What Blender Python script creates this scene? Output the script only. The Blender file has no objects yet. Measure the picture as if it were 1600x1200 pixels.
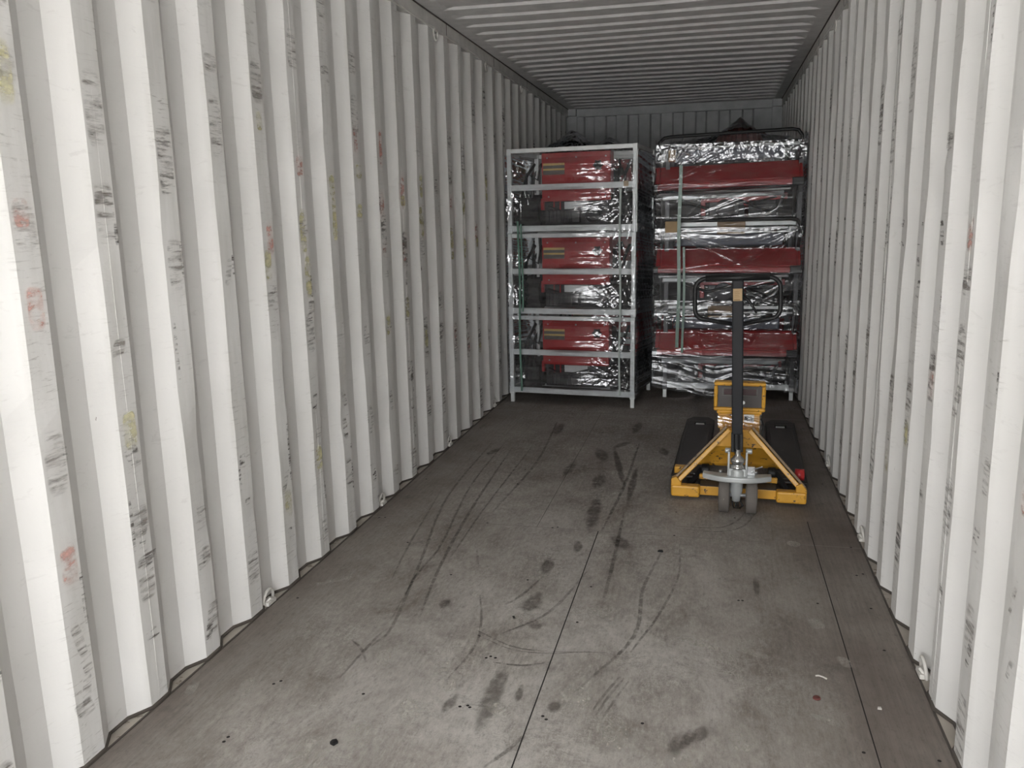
import bpy, bmesh, math, random
import numpy as np
from mathutils import Vector, Matrix
random.seed(7)
rng = np.random.default_rng(11)
scene = bpy.context.scene
COL = scene.collection
PI = math.pi

# ------------------------------------------------------------------ camera
CAM = Vector((1.655, 0.0, 1.470))
YAW, PITCH, ROLL = 0.23758, 0.19657, -0.02136
FPX = 1305.95
def cam_basis():
    cy, sy = math.cos(YAW), math.sin(YAW); cp, sp = math.cos(PITCH), math.sin(PITCH)
    cr, sr = math.cos(ROLL), math.sin(ROLL)
    f = Vector((-sy*cp, cy*cp, -sp)); r0 = Vector((cy, sy, 0)); u0 = r0.cross(f)
    return r0*cr + u0*sr, -r0*sr + u0*cr, f
r_, u_, f_ = cam_basis()
cd = bpy.data.cameras.new('camera'); cam = bpy.data.objects.new('camera', cd); COL.objects.link(cam)
m = Matrix.Identity(4)
for i in range(3):
    m[i][0] = r_[i]; m[i][1] = u_[i]; m[i][2] = -f_[i]; m[i][3] = CAM[i]
cam.matrix_world = m
cd.sensor_fit = 'HORIZONTAL'; cd.sensor_width = 36; cd.lens = FPX/1600*36; cd.clip_start = 0.02
scene.camera = cam

# ------------------------------------------------------------------ dimensions of the container
W, H = 2.33, 2.66
Y0, Y1 = -1.75, 9.89       # door opening, end wall

# ------------------------------------------------------------------ world, daylight through the open end
world = bpy.data.worlds.new('overcast_sky'); scene.world = world; world.use_nodes = True
wn = world.node_tree; wn.nodes.clear()
wo = wn.nodes.new('ShaderNodeOutputWorld'); wb = wn.nodes.new('ShaderNodeBackground')
tc = wn.nodes.new('ShaderNodeTexCoord'); sx = wn.nodes.new('ShaderNodeSeparateXYZ')
rp = wn.nodes.new('ShaderNodeValToRGB')
wn.links.new(tc.outputs['Generated'], sx.inputs[0]); wn.links.new(sx.outputs['Z'], rp.inputs[0])
rp.color_ramp.elements[0].position = 0.0; rp.color_ramp.elements[0].color = (0.86, 0.86, 0.84, 1)
rp.color_ramp.elements[1].position = 0.8; rp.color_ramp.elements[1].color = (0.97, 1.0, 1.06, 1)
wn.links.new(rp.outputs[0], wb.inputs[0]); wb.inputs[1].default_value = 1.0
wn.links.new(wb.outputs[0], wo.inputs[0])
pd = bpy.data.lights.new('doorway_portal', 'AREA'); pd.shape = 'RECTANGLE'; pd.size = W+.1; pd.size_y = H+.1
pd.cycles.is_portal = True
po = bpy.data.objects.new('doorway_portal', pd); COL.objects.link(po)
po.location = (W/2, Y0-.02, H/2); po.rotation_euler = (PI/2, 0, 0)

# sun on the yard outside, from over the closed end: none of it enters directly
sd = bpy.data.lights.new('sun', 'SUN'); sd.energy = 5.0; sd.angle = math.radians(1.0); sd.color = (1, .985, .96)
so = bpy.data.objects.new('sun', sd); COL.objects.link(so); so.location = (4, 20, 20)
so.rotation_euler = Vector((.30, -.52, -.80)).to_track_quat('-Z', 'Y').to_euler()

scene.view_settings.view_transform = 'Standard'; scene.view_settings.look = 'None'
scene.view_settings.gamma = 1; scene.view_settings.use_curve_mapping = False
scene.view_settings.exposure = 3.28

# ------------------------------------------------------------------ helpers
def tag(o, label=None, cat=None, group=None, kind=None):
    if label: o['label'] = label
    if cat: o['category'] = cat
    if group: o['group'] = group
    if kind: o['kind'] = kind
    return o

class MB:
    """collects faces for ONE mesh object"""
    def __init__(s): s.v = []; s.f = []; s.mi = []; s.uv = {}; s.sm = []
    def face(s, idx, mat=0, uv=None, smooth=False):
        s.f.append(tuple(idx)); s.mi.append(mat); s.sm.append(smooth)
        if uv is not None: s.uv[len(s.f)-1] = uv
    def box(s, a, b, mat=0, M=None):
        x0, y0, z0 = a; x1, y1, z1 = b; n = len(s.v)
        P = [(x0,y0,z0),(x1,y0,z0),(x1,y1,z0),(x0,y1,z0),(x0,y0,z1),(x1,y0,z1),(x1,y1,z1),(x0,y1,z1)]
        if M is not None: P = [tuple(M @ Vector(p)) for p in P]
        s.v += P
        for q in [(3,2,1,0),(4,5,6,7),(0,1,5,4),(1,2,6,5),(2,3,7,6),(3,0,4,7)]:
            s.face([n+i for i in q], mat)
        return s
    def cbox(s, c, d, rot=(0,0,0), mat=0):
        from mathutils import Euler
        M = Matrix.Translation(c) @ Euler(rot).to_matrix().to_4x4()
        return s.box((-d[0]/2,-d[1]/2,-d[2]/2),(d[0]/2,d[1]/2,d[2]/2), mat, M)
    def bar(s, p, q, w, h, mat=0, up=(0,0,1)):
        p = Vector(p); q = Vector(q); d = (q-p); L = d.length; d.normalize()
        up = Vector(up); x = d.cross(up)
        if x.length < 1e-4: x = d.cross(Vector((0,1,0)))
        x.normalize(); z = x.cross(d)
        M = Matrix(((x.x,d.x,z.x,p.x),(x.y,d.y,z.y,p.y),(x.z,d.z,z.z,p.z),(0,0,0,1)))
        return s.box((-w/2,0,-h/2),(w/2,L,h/2), mat, M)
    def tube(s, pts, r, n=10, closed=False, mat=0, caps=True):
        pts = [Vector(p) for p in pts]; N = len(pts)
        rr = r if isinstance(r, (list, tuple)) else [r]*N
        base = len(s.v); prev = None
        for i, p in enumerate(pts):
            if closed: t = pts[(i+1) % N]-pts[i-1]
            else: t = pts[min(i+1,N-1)]-pts[max(i-1,0)]
            t.normalize()
            if prev is None:
                a = t.cross(Vector((0,0,1)))
                if a.length < .05: a = t.cross(Vector((0,1,0)))
            else: a = prev - t*prev.dot(t)
            a.normalize(); prev = a; b = t.cross(a)
            for k in range(n):
                an = 2*PI*k/n
                s.v.append(tuple(p + (a*math.cos(an)+b*math.sin(an))*rr[i]))
        for i in range(N if closed else N-1):
            j = (i+1) % N
            for k in range(n):
                k2 = (k+1) % n
                s.face((base+i*n+k, base+i*n+k2, base+j*n+k2, base+j*n+k), mat, smooth=True)
        if caps and not closed:
            s.face([base+k for k in range(n)][::-1], mat); s.face([base+(N-1)*n+k for k in range(n)], mat)
        return s
    def lathe(s, c, prof, n=20, axis='z', mat=0, smooth=True):
        """prof: list of (radius, height) along the axis"""
        base = len(s.v); c = Vector(c)
        for (r, h) in prof:
            for k in range(n):
                a = 2*PI*k/n; x, y = r*math.cos(a), r*math.sin(a)
                p = {'z': (x,y,h), 'x': (h,x,y), 'y': (x,h,y)}[axis]
                s.v.append(tuple(c+Vector(p)))
        for i in range(len(prof)-1):
            for k in range(n):
                k2 = (k+1) % n
                s.face((base+i*n+k, base+i*n+k2, base+(i+1)*n+k2, base+(i+1)*n+k), mat, smooth=smooth)
        s.face([base+k for k in range(n)][::-1], mat); s.face([base+(len(prof)-1)*n+k for k in range(n)], mat)
        return s
    def prism(s, poly, a, b, plane='xz', mat=0):
        """extrude a polygon (2D) from a to b along the missing axis"""
        base = len(s.v); n = len(poly)
        for t in (a, b):
            for (p, q) in poly:
                s.v.append({'xz': (p,t,q), 'yz': (t,p,q), 'xy': (p,q,t)}[plane])
        s.face([base+i for i in range(n)], mat); s.face([base+n+i for i in range(n)][::-1], mat)
        for i in range(n):
            j = (i+1) % n
            s.face((base+i, base+n+i, base+n+j, base+j), mat)
        return s
    def quad(s, P, mat=0, uv=None):
        n = len(s.v); s.v += [tuple(p) for p in P]; s.face((n,n+1,n+2,n+3), mat, uv)
        return s
    def build(s, name, mats, parent=None, bevel=0, loc=None, fix=True):
        me = bpy.data.meshes.new(name); me.from_pydata(s.v, [], s.f)
        if not isinstance(mats, (list, tuple)): mats = [mats]
        for mt in mats: me.materials.append(mt)
        me.polygons.foreach_set('material_index', s.mi)
        me.polygons.foreach_set('use_smooth', s.sm)
        if s.uv:
            ul = me.uv_layers.new(name='UVMap')
            for fi, uvs in s.uv.items():
                p = me.polygons[fi]
                for li, uvc in zip(p.loop_indices, uvs): ul.data[li].uv = uvc
        if fix:
            bm = bmesh.new(); bm.from_mesh(me); bmesh.ops.recalc_face_normals(bm, faces=bm.faces); bm.to_mesh(me); bm.free()
        me.update()
        o = bpy.data.objects.new(name, me); COL.objects.link(o)
        if parent is not None: o.parent = parent
        if loc: o.location = loc
        if bevel:
            bv = o.modifiers.new('bevel', 'BEVEL'); bv.width = bevel; bv.segments = 2; bv.limit_method = 'ANGLE'; bv.angle_limit = math.radians(40)
        return o

def empty(name, loc=(0,0,0), rz=0):
    o = bpy.data.objects.new(name, None); COL.objects.link(o); o.location = loc; o.rotation_euler = (0,0,rz)
    o.empty_display_size = .1
    return o
def each(name, mats, parent, fns, bevel=0):
    """one object per piece"""
    out = []
    for fn in fns:
        b = MB(); fn(b); out.append(b.build(name, mats, parent, bevel))
    return out
def copy_tree(o, parent=None):
    c = o.copy(); COL.objects.link(c)
    if parent is not None: c.parent = parent
    for ch in [x for x in scene.objects if x.parent == o]: copy_tree(ch, c)
    return c

# ------------------------------------------------------------------ materials
class NT:
    def __init__(s, name):
        s.m = bpy.data.materials.new(name); s.m.use_nodes = True; s.t = s.m.node_tree; s.t.nodes.clear()
        s.out = s.n('ShaderNodeOutputMaterial')
    def n(s, typ, **kw):
        nd = s.t.nodes.new(typ)
        for k, v in kw.items():
            if k.startswith('i_'): nd.inputs[k[2:].replace('_', ' ')].default_value = v
            else: setattr(nd, k, v)
        return nd
    def l(s, a, b): s.t.links.new(a, b)
    def pos(s, scale=(1,1,1), which='Object'):
        t = s.n('ShaderNodeTexCoord'); mp = s.n('ShaderNodeMapping'); mp.inputs['Scale'].default_value = scale
        s.l(t.outputs[which], mp.inputs[0]); return mp.outputs[0]
    def noise(s, vec, scale, detail=4, rough=.55, dist=0):
        nd = s.n('ShaderNodeTexNoise'); nd.inputs['Scale'].default_value = scale; nd.inputs['Detail'].default_value = detail
        nd.inputs['Roughness'].default_value = rough; nd.inputs['Distortion'].default_value = dist
        s.l(vec, nd.inputs['Vector']); return nd.outputs['Fac']
    def ramp(s, fac, stops):
        r = s.n('ShaderNodeValToRGB'); e = r.color_ramp.elements
        while len(e) < len(stops): e.new(.5)
        for i, (p, c) in enumerate(stops):
            e[i].position = p; e[i].color = (c, c, c, 1) if isinstance(c, (int, float)) else (*c, 1)
        s.l(fac, r.inputs[0]); return r.outputs[0]
    def math(s, op, a, b=None, clamp=False):
        nd = s.n('ShaderNodeMath'); nd.operation = op; nd.use_clamp = clamp
        for i, x in enumerate((a, b)):
            if x is None: continue
            if isinstance(x, (int, float)): nd.inputs[i].default_value = x
            else: s.l(x, nd.inputs[i])
        return nd.outputs[0]
    def mix(s, fac, a, b):
        nd = s.n('ShaderNodeMix'); nd.data_type = 'RGBA'
        for i, x in ((0, fac), (6, a), (7, b)):
            if isinstance(x, (int, float)): nd.inputs[i].default_value = x
            elif isinstance(x, (tuple, list)): nd.inputs[i].default_value = (*x, 1)
            else: s.l(x, nd.inputs[i])
        return nd.outputs[2]
    def bsdf(s, color, rough=.5, metal=0, bump=None, bstr=.3, bdist=.002, spec=.5, alpha=None, coat=0):
        b = s.n('ShaderNodeBsdfPrincipled')
        for k, x in (('Base Color', color), ('Roughness', rough), ('Metallic', metal), ('Specular IOR Level', spec), ('Coat Weight', coat)):
            if isinstance(x, (int, float)): b.inputs[k].default_value = x
            elif isinstance(x, (tuple, list)): b.inputs[k].default_value = (*x, 1)
            else: s.l(x, b.inputs[k])
        if alpha is not None: s.l(alpha, b.inputs['Alpha'])
        if bump is not None:
            bp = s.n('ShaderNodeBump'); bp.inputs['Strength'].default_value = bstr; bp.inputs['Distance'].default_value = bdist
            s.l(bump, bp.inputs['Height']); s.l(bp.outputs[0], b.inputs['Normal'])
        s.l(b.outputs[0], s.out.inputs[0]); return s.m

def simple(name, col, rough=.5, metal=0, wear=None, wscale=30, wth=.62, var=.12, bstr=.15, spec=.5):
    t = NT(name); v = t.pos()
    n1 = t.noise(v, 9, 4)
    c = t.mix(t.ramp(n1, [(.3, 0), (.7, 1)]), tuple(x*(1-var) for x in col), tuple(min(1, x*(1+var)) for x in col))
    if wear is not None:
        n2 = t.noise(v, wscale, 5, .65); c = t.mix(t.ramp(n2, [(wth, 0), (wth+.04, 1)]), c, wear)
    return t.bsdf(c, rough, metal, bump=t.noise(v, 60, 3), bstr=bstr, bdist=.001, spec=spec)

# painted, scuffed corrugated steel.  The faces that stand proud rub against cargo and are scuffed
def wall_mat(name, inner_x, sgn, dirt=1.0):
    t = NT(name)
    geo = t.n('ShaderNodeTexCoord'); sp = t.n('ShaderNodeSeparateXYZ'); t.l(geo.outputs['Object'], sp.inputs[0])
    v = t.pos()
    base = t.mix(t.ramp(t.noise(v, 1.3, 3), [(.35, 0), (.65, 1)]), (.70, .69, .672), (.79, .78, .765))
    # proud = 1 on the inner flats
    d = t.math('MULTIPLY', t.math('SUBTRACT', sp.outputs['X'], inner_x), sgn)      # 0 on the inner plane, negative in recess
    proud = t.math('SMOOTH_MIN' if 0 else 'MULTIPLY', t.math('ADD', t.math('MULTIPLY', d, 90), 1.0, True), 1.0)
    grime = t.ramp(t.noise(t.pos((1, 6, .9)), 2.2, 5, .6), [(.42, 0), (.72, 1)])
    base = t.mix(t.math('MULTIPLY', t.math('MULTIPLY', proud, grime), .5*dirt), base, (.50, .49, .45))
    lines = t.ramp(t.noise(t.pos((1, 2.5, 22)), 5, 6, .7, .6), [(.56, 0), (.66, 1)])
    patch = t.ramp(t.noise(t.pos((1, 1.2, .8)), 3.0, 3, .6), [(.45, 0), (.62, 1)])
    f = t.math('MULTIPLY', t.math('MULTIPLY', lines, patch), t.math('MULTIPLY', t.math('ADD', proud, .08, True), .7*dirt))
    base = t.mix(f, base, (.30, .28, .26))
    # small chips and specks everywhere
    spk = t.ramp(t.noise(t.pos((1, 1, .45)), 34, 4, .7), [(.735, 0), (.76, 1)])
    base = t.mix(t.math('MULTIPLY', spk, .75), base, (.22, .19, .17))
    faint = t.ramp(t.noise(t.pos((1, 1.5, 5)), 7, 5, .7, 1.0), [(.60, 0), (.70, 1)])
    base = t.mix(t.math('MULTIPLY', faint, .22*dirt), base, (.42, .40, .38))
    return t.bsdf(base, .62, 0, bump=t.noise(v, 14, 5, .6), bstr=.25, bdist=.004, spec=.3)

def mark_mat(name, col, strength=1.0, scale=(1,1,1), ns=25, lo=.40, hi=.58, power=4, rough=.6):
    """a stain or scuff with a shape of its own: soft edge from its UV, broken up by noise"""
    t = NT(name); uv = t.n('ShaderNodeTexCoord'); sp = t.n('ShaderNodeSeparateXYZ'); t.l(uv.outputs['UV'], sp.inputs[0])
    n1 = t.noise(t.pos(scale), ns, 5, .65)
    wob = t.math('MULTIPLY', t.math('SUBTRACT', t.noise(t.pos(), ns*.6, 3), .5), .9)
    def edge(o):
        a = t.math('ABSOLUTE', t.math('SUBTRACT', t.math('MULTIPLY', o, 2.0), 1.0))
        return t.math('POWER', a, power)
    e = t.math('ADD', edge(sp.outputs['X']), edge(sp.outputs['Y']))
    e = t.math('SUBTRACT', t.math('SUBTRACT', 1.0, e), t.math('MULTIPLY', wob, .8), True)
    a = t.math('MULTIPLY', t.math('MULTIPLY', t.ramp(n1, [(lo, 0), (hi, 1)]), t.ramp(e, [(.05, 0), (.6, 1)])), strength, True)
    cc = t.mix(t.noise(t.pos(), 40, 2), tuple(x*.85 for x in col), tuple(min(1, x*1.15) for x in col))
    return t.bsdf(cc, rough, 0, spec=.25, alpha=a)

def floor_mat():
    t = NT('worn_plywood'); v = t.pos()
    base = t.mix(t.ramp(t.noise(v, 1.4, 5, .6), [(.32, 0), (.68, 1)]), (.155, .126, .106), (.275, .245, .218))
    grain = t.noise(t.pos((14, .55, 1)), 6, 6, .65)
    base = t.mix(t.math('MULTIPLY', t.ramp(grain, [(.4, 0), (.7, 1)]), .4), base, (.092, .078, .068))
    # grey dust film, thicker along the trodden middle of the floor
    sp = t.n('ShaderNodeSeparateXYZ'); tcn = t.n('ShaderNodeTexCoord'); t.l(tcn.outputs['Object'], sp.inputs[0])
    mid = t.math('SUBTRACT', 1.0, t.math('POWER', t.math('ABSOLUTE', t.math('MULTIPLY', t.math('SUBTRACT', sp.outputs['X'], 1.08), .95)), 3.0), True)
    near = t.math('SUBTRACT', 1.28, t.math('MULTIPLY', sp.outputs['Y'], .17), True)
    dust = t.ramp(t.noise(t.pos((1.3, .8, 1)), 2.6, 8, .72, .5), [(.30, 0), (.62, 1)])
    base = t.mix(t.math('MULTIPLY', t.math('MULTIPLY', dust, t.math('MULTIPLY', mid, near)), .85), base, (.58, .555, .52))
    scr = t.ramp(t.noise(t.pos((3.2, 2.2, 1)), 9, 8, .78, 1.6), [(.58, 0), (.70, 1)])
    base = t.mix(t.math('MULTIPLY', t.math('MULTIPLY', scr, t.math('MULTIPLY', mid, near)), .5), base, (.60, .58, .54))
    spk = t.ramp(t.noise(v, 70, 3, .6), [(.74, 0), (.77, 1)])
    base = t.mix(t.math('MULTIPLY', spk, .5), base, (.52, .50, .46))
    for (sc, ns, ds, st, cc) in (((1.0, 1.0, 1), 5, 2.2, .55, (.60, .58, .54)), ((2.2, .5, 1), 7, 1.0, .6, (.56, .54, .50)), ((.7, 1.6, 1), 9, 1.6, .5, (.05, .043, .038))):
        ln = t.ramp(t.noise(t.pos(sc), ns, 6, .75, ds), [(.482, 0), (.5, 1), (.518, 0)])
        pm = t.ramp(t.noise(t.pos((1.1, .9, 1.0+ns)), 2.4, 4, .7), [(.48, 0), (.62, 1)])
        base = t.mix(t.math('MULTIPLY', t.math('MULTIPLY', ln, pm), t.math('MULTIPLY', mid, st)), base, cc)
    gr = t.noise(t.pos((2.2, .8, 1)), 32, 9, .85)
    base = t.mix(t.math('MULTIPLY', t.ramp(gr, [(.52, 0), (.68, 1)]), t.math('MULTIPLY', mid, .55)), base, (.64, .61, .57))
    base = t.mix(t.math('MULTIPLY', t.ramp(gr, [(.34, 1), (.48, 0)]), .5), base, (.07, .06, .052))
    drk = t.ramp(t.noise(t.pos((1, .7, 1)), 5.5, 5, .7), [(.60, 0), (.72, 1)])
    base = t.mix(t.math('MULTIPLY', drk, .35), base, (.045, .038, .034))
    return t.bsdf(base, t.ramp(t.noise(v, 5, 4), [(.3, .50), (.7, .75)]), 0, bump=t.noise(t.pos((6, 1, 1)), 30, 5, .6), bstr=.35, bdist=.002, spec=.35)

M = {}
M['wall_l'] = wall_mat('painted_steel_left', 0.0, 1)
M['wall_r'] = wall_mat('painted_steel_right', W, -1, .8)
M['paint'] = simple('painted_steel', (.70, .685, .655), .6, 0, (.35, .30, .26), 22, .70)
M['roof'] = simple('roof_paint', (.66, .65, .64), .55, 0, (.30, .24, .2), 30, .76)
M['ledge'] = simple('dusty_ledge', (.42, .38, .33), .8, 0, (.20, .17, .14), 16, .58)
M['sealant'] = simple('dark_sealant', (.085, .072, .062), .7)
M['floor'] = floor_mat()
M['seam'] = simple('floor_seam', (.022, .019, .017), .9)
M['seam_light'] = simple('dusty_seam', (.26, .24, .22), .9)
M['m_dark'] = mark_mat('scuff_dark', (.15, .13, .12), .75, (1, .9, 6), 13, .50, .62)
M['m_soft'] = mark_mat('scuff_soft', (.33, .30, .28), .6, (1, .9, 7), 10, .46, .64)
M['m_red'] = mark_mat('chalk_red', (.78, .42, .36), .75, (1, 1, 2), 14, .42, .66)
M['m_yellow'] = mark_mat('chalk_yellow', (.80, .75, .42), .75, (1, 1, 2), 9, .38, .66)
M['m_stain'] = mark_mat('stain_dark', (.075, .055, .046), .40, (1, 1, 1), 26, .28, .52, 1.6)
M['m_tire'] = mark_mat('tyre_mark', (.065, .056, .050), .36, (1, 1, 1), 34, .34, .56, 2, .5)
M['m_chalk'] = mark_mat('dust_patch', (.62, .59, .53), .60, (2.2, 1.2, 1), 22, .38, .66, 2.2, .8)
M['yellow'] = simple('yellow_enamel', (.66, .34, .035), .38, 0, (.07, .045, .032), 34, .60)
M['yellow_dark'] = simple('worn_yellow_top', (.22, .15, .085), .6, 0, (.07, .055, .045), 20, .6)
M['black'] = simple('black_enamel', (.014, .014, .015), .45, spec=.3)
M['black_matt'] = simple('black_rubber', (.016, .016, .016), .75)
M['blackbody'] = simple('machine_black', (.020, .020, .022), .5)
M['charcoal'] = simple('shaft_charcoal', (.017, .018, .021), .55, spec=.25)
M['paint_end_dim'] = simple('end_wall_dimmed_paint', (.40, .41, .42), .6, 0, (.25, .24, .23), 22, .70)  # wall paint darkened: the dimness of the far end is put into the colour
M['silver'] = simple('cast_aluminium', (.50, .52, .52), .42, .35, (.2, .2, .19), 40, .68)
M['steel'] = simple('bare_steel', (.55, .56, .57), .3, .8)
M['chrome'] = simple('chrome_steel', (.8, .8, .8), .15, 1)
M['galv'] = simple('galvanised_steel', (.72, .74, .74), .40, .25, (.3, .31, .31), 24, .68)
M['tyre'] = simple('grey_wheel_tread', (.15, .135, .122), .85, 0, (.42, .38, .33), 50, .68)
M['fork'] = simple('dark_fork_paint', (.040, .036, .033), .55, 0, (.12, .10, .085), 18, .66)
M['red'] = simple('red_enamel', (.42, .018, .020), .35, var=.06)
M['red_dark'] = simple('red_enamel_lip', (.50, .035, .035), .4, var=.06)
M['lab_y'] = simple('label_yellow', (.62, .45, .14), .5)
M['lab_g'] = simple('label_grey', (.115, .11, .10), .5)
M['lab_w'] = simple('label_white', (.78, .78, .74), .5)
M['ink'] = simple('ink', (.01, .01, .01), .6)
M['lcd'] = simple('lcd_dark_red', (.035, .006, .008), .2)
M['panel'] = simple('indicator_panel', (.055, .048, .045), .5, 0, (.12, .10, .09), 30, .66)
M['engine'] = simple('dull_engine_casting', (.14, .14, .145), .5, .2)
M['card'] = simple('cardboard', (.30, .19, .09), .8)
M['card_l'] = simple('cardboard_pale', (.45, .32, .18), .8)
M['strap'] = simple('green_strapping', (.10, .19, .15), .35, 0, (.30, .40, .36), 18, .6)
M['strap_p'] = simple('pale_strapping', (.42, .47, .45), .35)
M['blue'] = simple('blue_grey_sheet', (.10, .11, .15), .45)
M['ring'] = simple('ring_paint', (.66, .64, .60), .5)
M['ground'] = simple('yard_concrete', (.50, .49, .47), .9)
M['debris'] = simple('debris_white', (.6, .58, .54), .8)
M['capred'] = simple('cap_maroon', (.14, .04, .035), .5)

def film_mat(name, gl=.16, haze=.03, bs=.5, tint=(.93, .94, .95), streak=(1.2, 1, 16), nsc=22, mult=2.0, folds=.15):
    t = NT(name)
    tr = t.n('ShaderNodeBsdfTransparent'); tr.inputs[0].default_value = (*tint, 1)
    g = t.n('ShaderNodeBsdfGlossy'); g.inputs['Roughness'].default_value = .05; g.inputs['Color'].default_value = (.95, .96, 1, 1)
    h = t.n('ShaderNodeBsdfDiffuse'); h.inputs['Color'].default_value = (.75, .77, .8, 1)
    bp = t.n('ShaderNodeBump'); bp.inputs['Strength'].default_value = bs; bp.inputs['Distance'].default_value = .012
    n1 = t.noise(t.pos(streak), nsc*.35, 6, .65, .5)
    t.l(n1, bp.inputs['Height']); t.l(bp.outputs[0], g.inputs['Normal'])
    fr = t.n('ShaderNodeFresnel'); fr.inputs['IOR'].default_value = 1.5; t.l(bp.outputs[0], fr.inputs['Normal'])
    layers = t.ramp(t.noise(t.pos((1, 1, 3)), 6, 4, .6), [(.3, .6), (.7, 1.5)])
    fac = t.math('MULTIPLY', t.math('ADD', t.math('MULTIPLY', fr.outputs[0], mult), gl), layers, True)
    fold = t.ramp(t.noise(t.pos((1.6, 1, 22)), 5, 5, .7, .8), [(.50, 0), (.66, 1)])
    reg = t.ramp(t.noise(t.pos(), 3.5, 3, .6), [(.35, .1), (.6, 1)])
    a = t.n('ShaderNodeMixShader'); t.l(t.math('ADD', t.math('MULTIPLY', t.math('MULTIPLY', fold, reg), folds), haze, True), a.inputs[0])
    t.l(tr.outputs[0], a.inputs[1]); t.l(h.outputs[0], a.inputs[2])
    b = t.n('ShaderNodeMixShader'); t.l(fac, b.inputs[0]); t.l(a.outputs[0], b.inputs[1]); t.l(g.outputs[0], b.inputs[2])
    t.l(b.outputs[0], t.out.inputs[0]); return t.m
M['film'] = film_mat('stretch_film', .006, .004, bs=.10, mult=3.4, folds=.18)
M['film_dense'] = film_mat('stretch_film_dense', .008, .006, bs=.10, mult=2.7, folds=.18)
M['film_fold'] = film_mat('stretch_film_folds', .01, .01, bs=.10, mult=1.8, folds=.30)

# ------------------------------------------------------------------ 1. the container: floor
SEAMX, SEAMY1, SEAMY2 = 1.155, 3.745, 6.15
fl = MB()
fl.box((0.0, Y0, -.04), (W, Y1, 0), 0)
zc = [0.0004]
def nz():
    zc[0] += 0.000012; return zc[0]
def floor_quad(P, mat):
    z = nz(); fl.quad([(x, y, z) for x, y in P], mat, [(0,0),(1,0),(1,1),(0,1)])
def stain(x, y, L, w, ang, mat):
    c, s = math.cos(ang), math.sin(ang)
    P = [(-w/2,-L/2),(w/2,-L/2),(w/2,L/2),(-w/2,L/2)]
    floor_quad([(x+a*c-b*s, y+a*s+b*c) for a, b in P], mat)
def ribbon(pts, w, mat, sub=6):
    # Catmull-Rom through the points
    P = [Vector((*p, 0)) for p in pts]; P = [P[0]*2-P[1]]+P+[P[-1]*2-P[-2]]; out = []
    for i in range(1, len(P)-2):
        for k in range(sub):
            t = k/sub; a, b, c, d = P[i-1:i+3]
            out.append(.5*((2*b)+(c-a)*t+(2*a-5*b+4*c-d)*t*t+(3*b-a-3*c+d)*t**3))
    out.append(P[-2]); z = nz(); n = len(out)
    for i in range(n-1):
        t0 = (out[min(i+1,n-1)]-out[max(i-1,0)]).normalized(); t1 = (out[min(i+2,n-1)]-out[i]).normalized()
        n0 = Vector((-t0.y,t0.x,0))*w/2; n1 = Vector((-t1.y,t1.x,0))*w/2
        q = [out[i]-n0, out[i]+n0, out[i+1]+n1, out[i+1]-n1]
        u0, u1 = .12+.76*i/(n-1), .12+.76*(i+1)/(n-1)
        fl.quad([(p.x, p.y, z) for p in q], mat, [(0,u0),(1,u0),(1,u1),(0,u1)])
# from the photograph's pixels to a floor point: where stains lie on the real floor
def fp(px, py):
    d = f_ + r_*((px-800)/FPX) + u_*((600-py)/FPX); t = -CAM.z/d.z
    return (CAM.x+d.x*t, CAM.y+d.y*t)
floor_mats = [M['floor'], M['seam'], M['seam_light'], M['m_stain'], M['m_tire'], M['m_chalk']]
def thin(x0, y0, x1, y1, mat):
    z = nz(); fl.quad([(x0,y0,z),(x1,y0,z),(x1,y1,z),(x0,y1,z)], mat)
thin(SEAMX-.0022, Y0, SEAMX+.0022, SEAMY1, 1)
thin(0, SEAMY1-.003, W, SEAMY1+.002, 2)
thin(0, SEAMY2-.010, W, SEAMY2+.012, 2)
thin(2.125, Y0, 2.129, SEAMY1+.3, 1)
thin(.115, Y0, .118, SEAMY1, 2)
thin(SEAMX-.3, SEAMY1, SEAMX-.298, SEAMY2, 1)
# dark stains
for (px, py, px2, py2, w) in [(790,1040,745,1145,.075),(715,1085,690,1115,.045),(935,700,945,722,.10),(880,660,868,680,.07),(1000,660,990,678,.07),
    (960,700,975,760,.05),(955,835,985,860,.10),(935,775,920,830,.08),(845,925,820,960,.09),(835,970,838,985,.06),(995,730,980,790,.05),(860,600,850,610,.1),(870,1095,862,1115,.05),
    (1100,1135,1090,1160,.05),(1065,1150,1050,1185,.06),(1080,1140,1072,1170,.04),(1035,700,1040,712,.08),(780,700,760,712,.06),(905,845,900,865,.05),(700,935,690,950,.05),(815,1070,808,1098,.03),
    (940,740,930,765,.09),(985,690,960,700,.08),(900,720,880,745,.07),(1180,900,1184,935,.03),(860,870,850,900,.07)]:
    a = Vector(fp(px,py)); b = Vector(fp(px2,py2)); c = (a+b)/2; d = b-a
    stain(c.x, c.y, d.length*1.15, w, math.atan2(d.y, d.x)-PI/2, 3)
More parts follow.
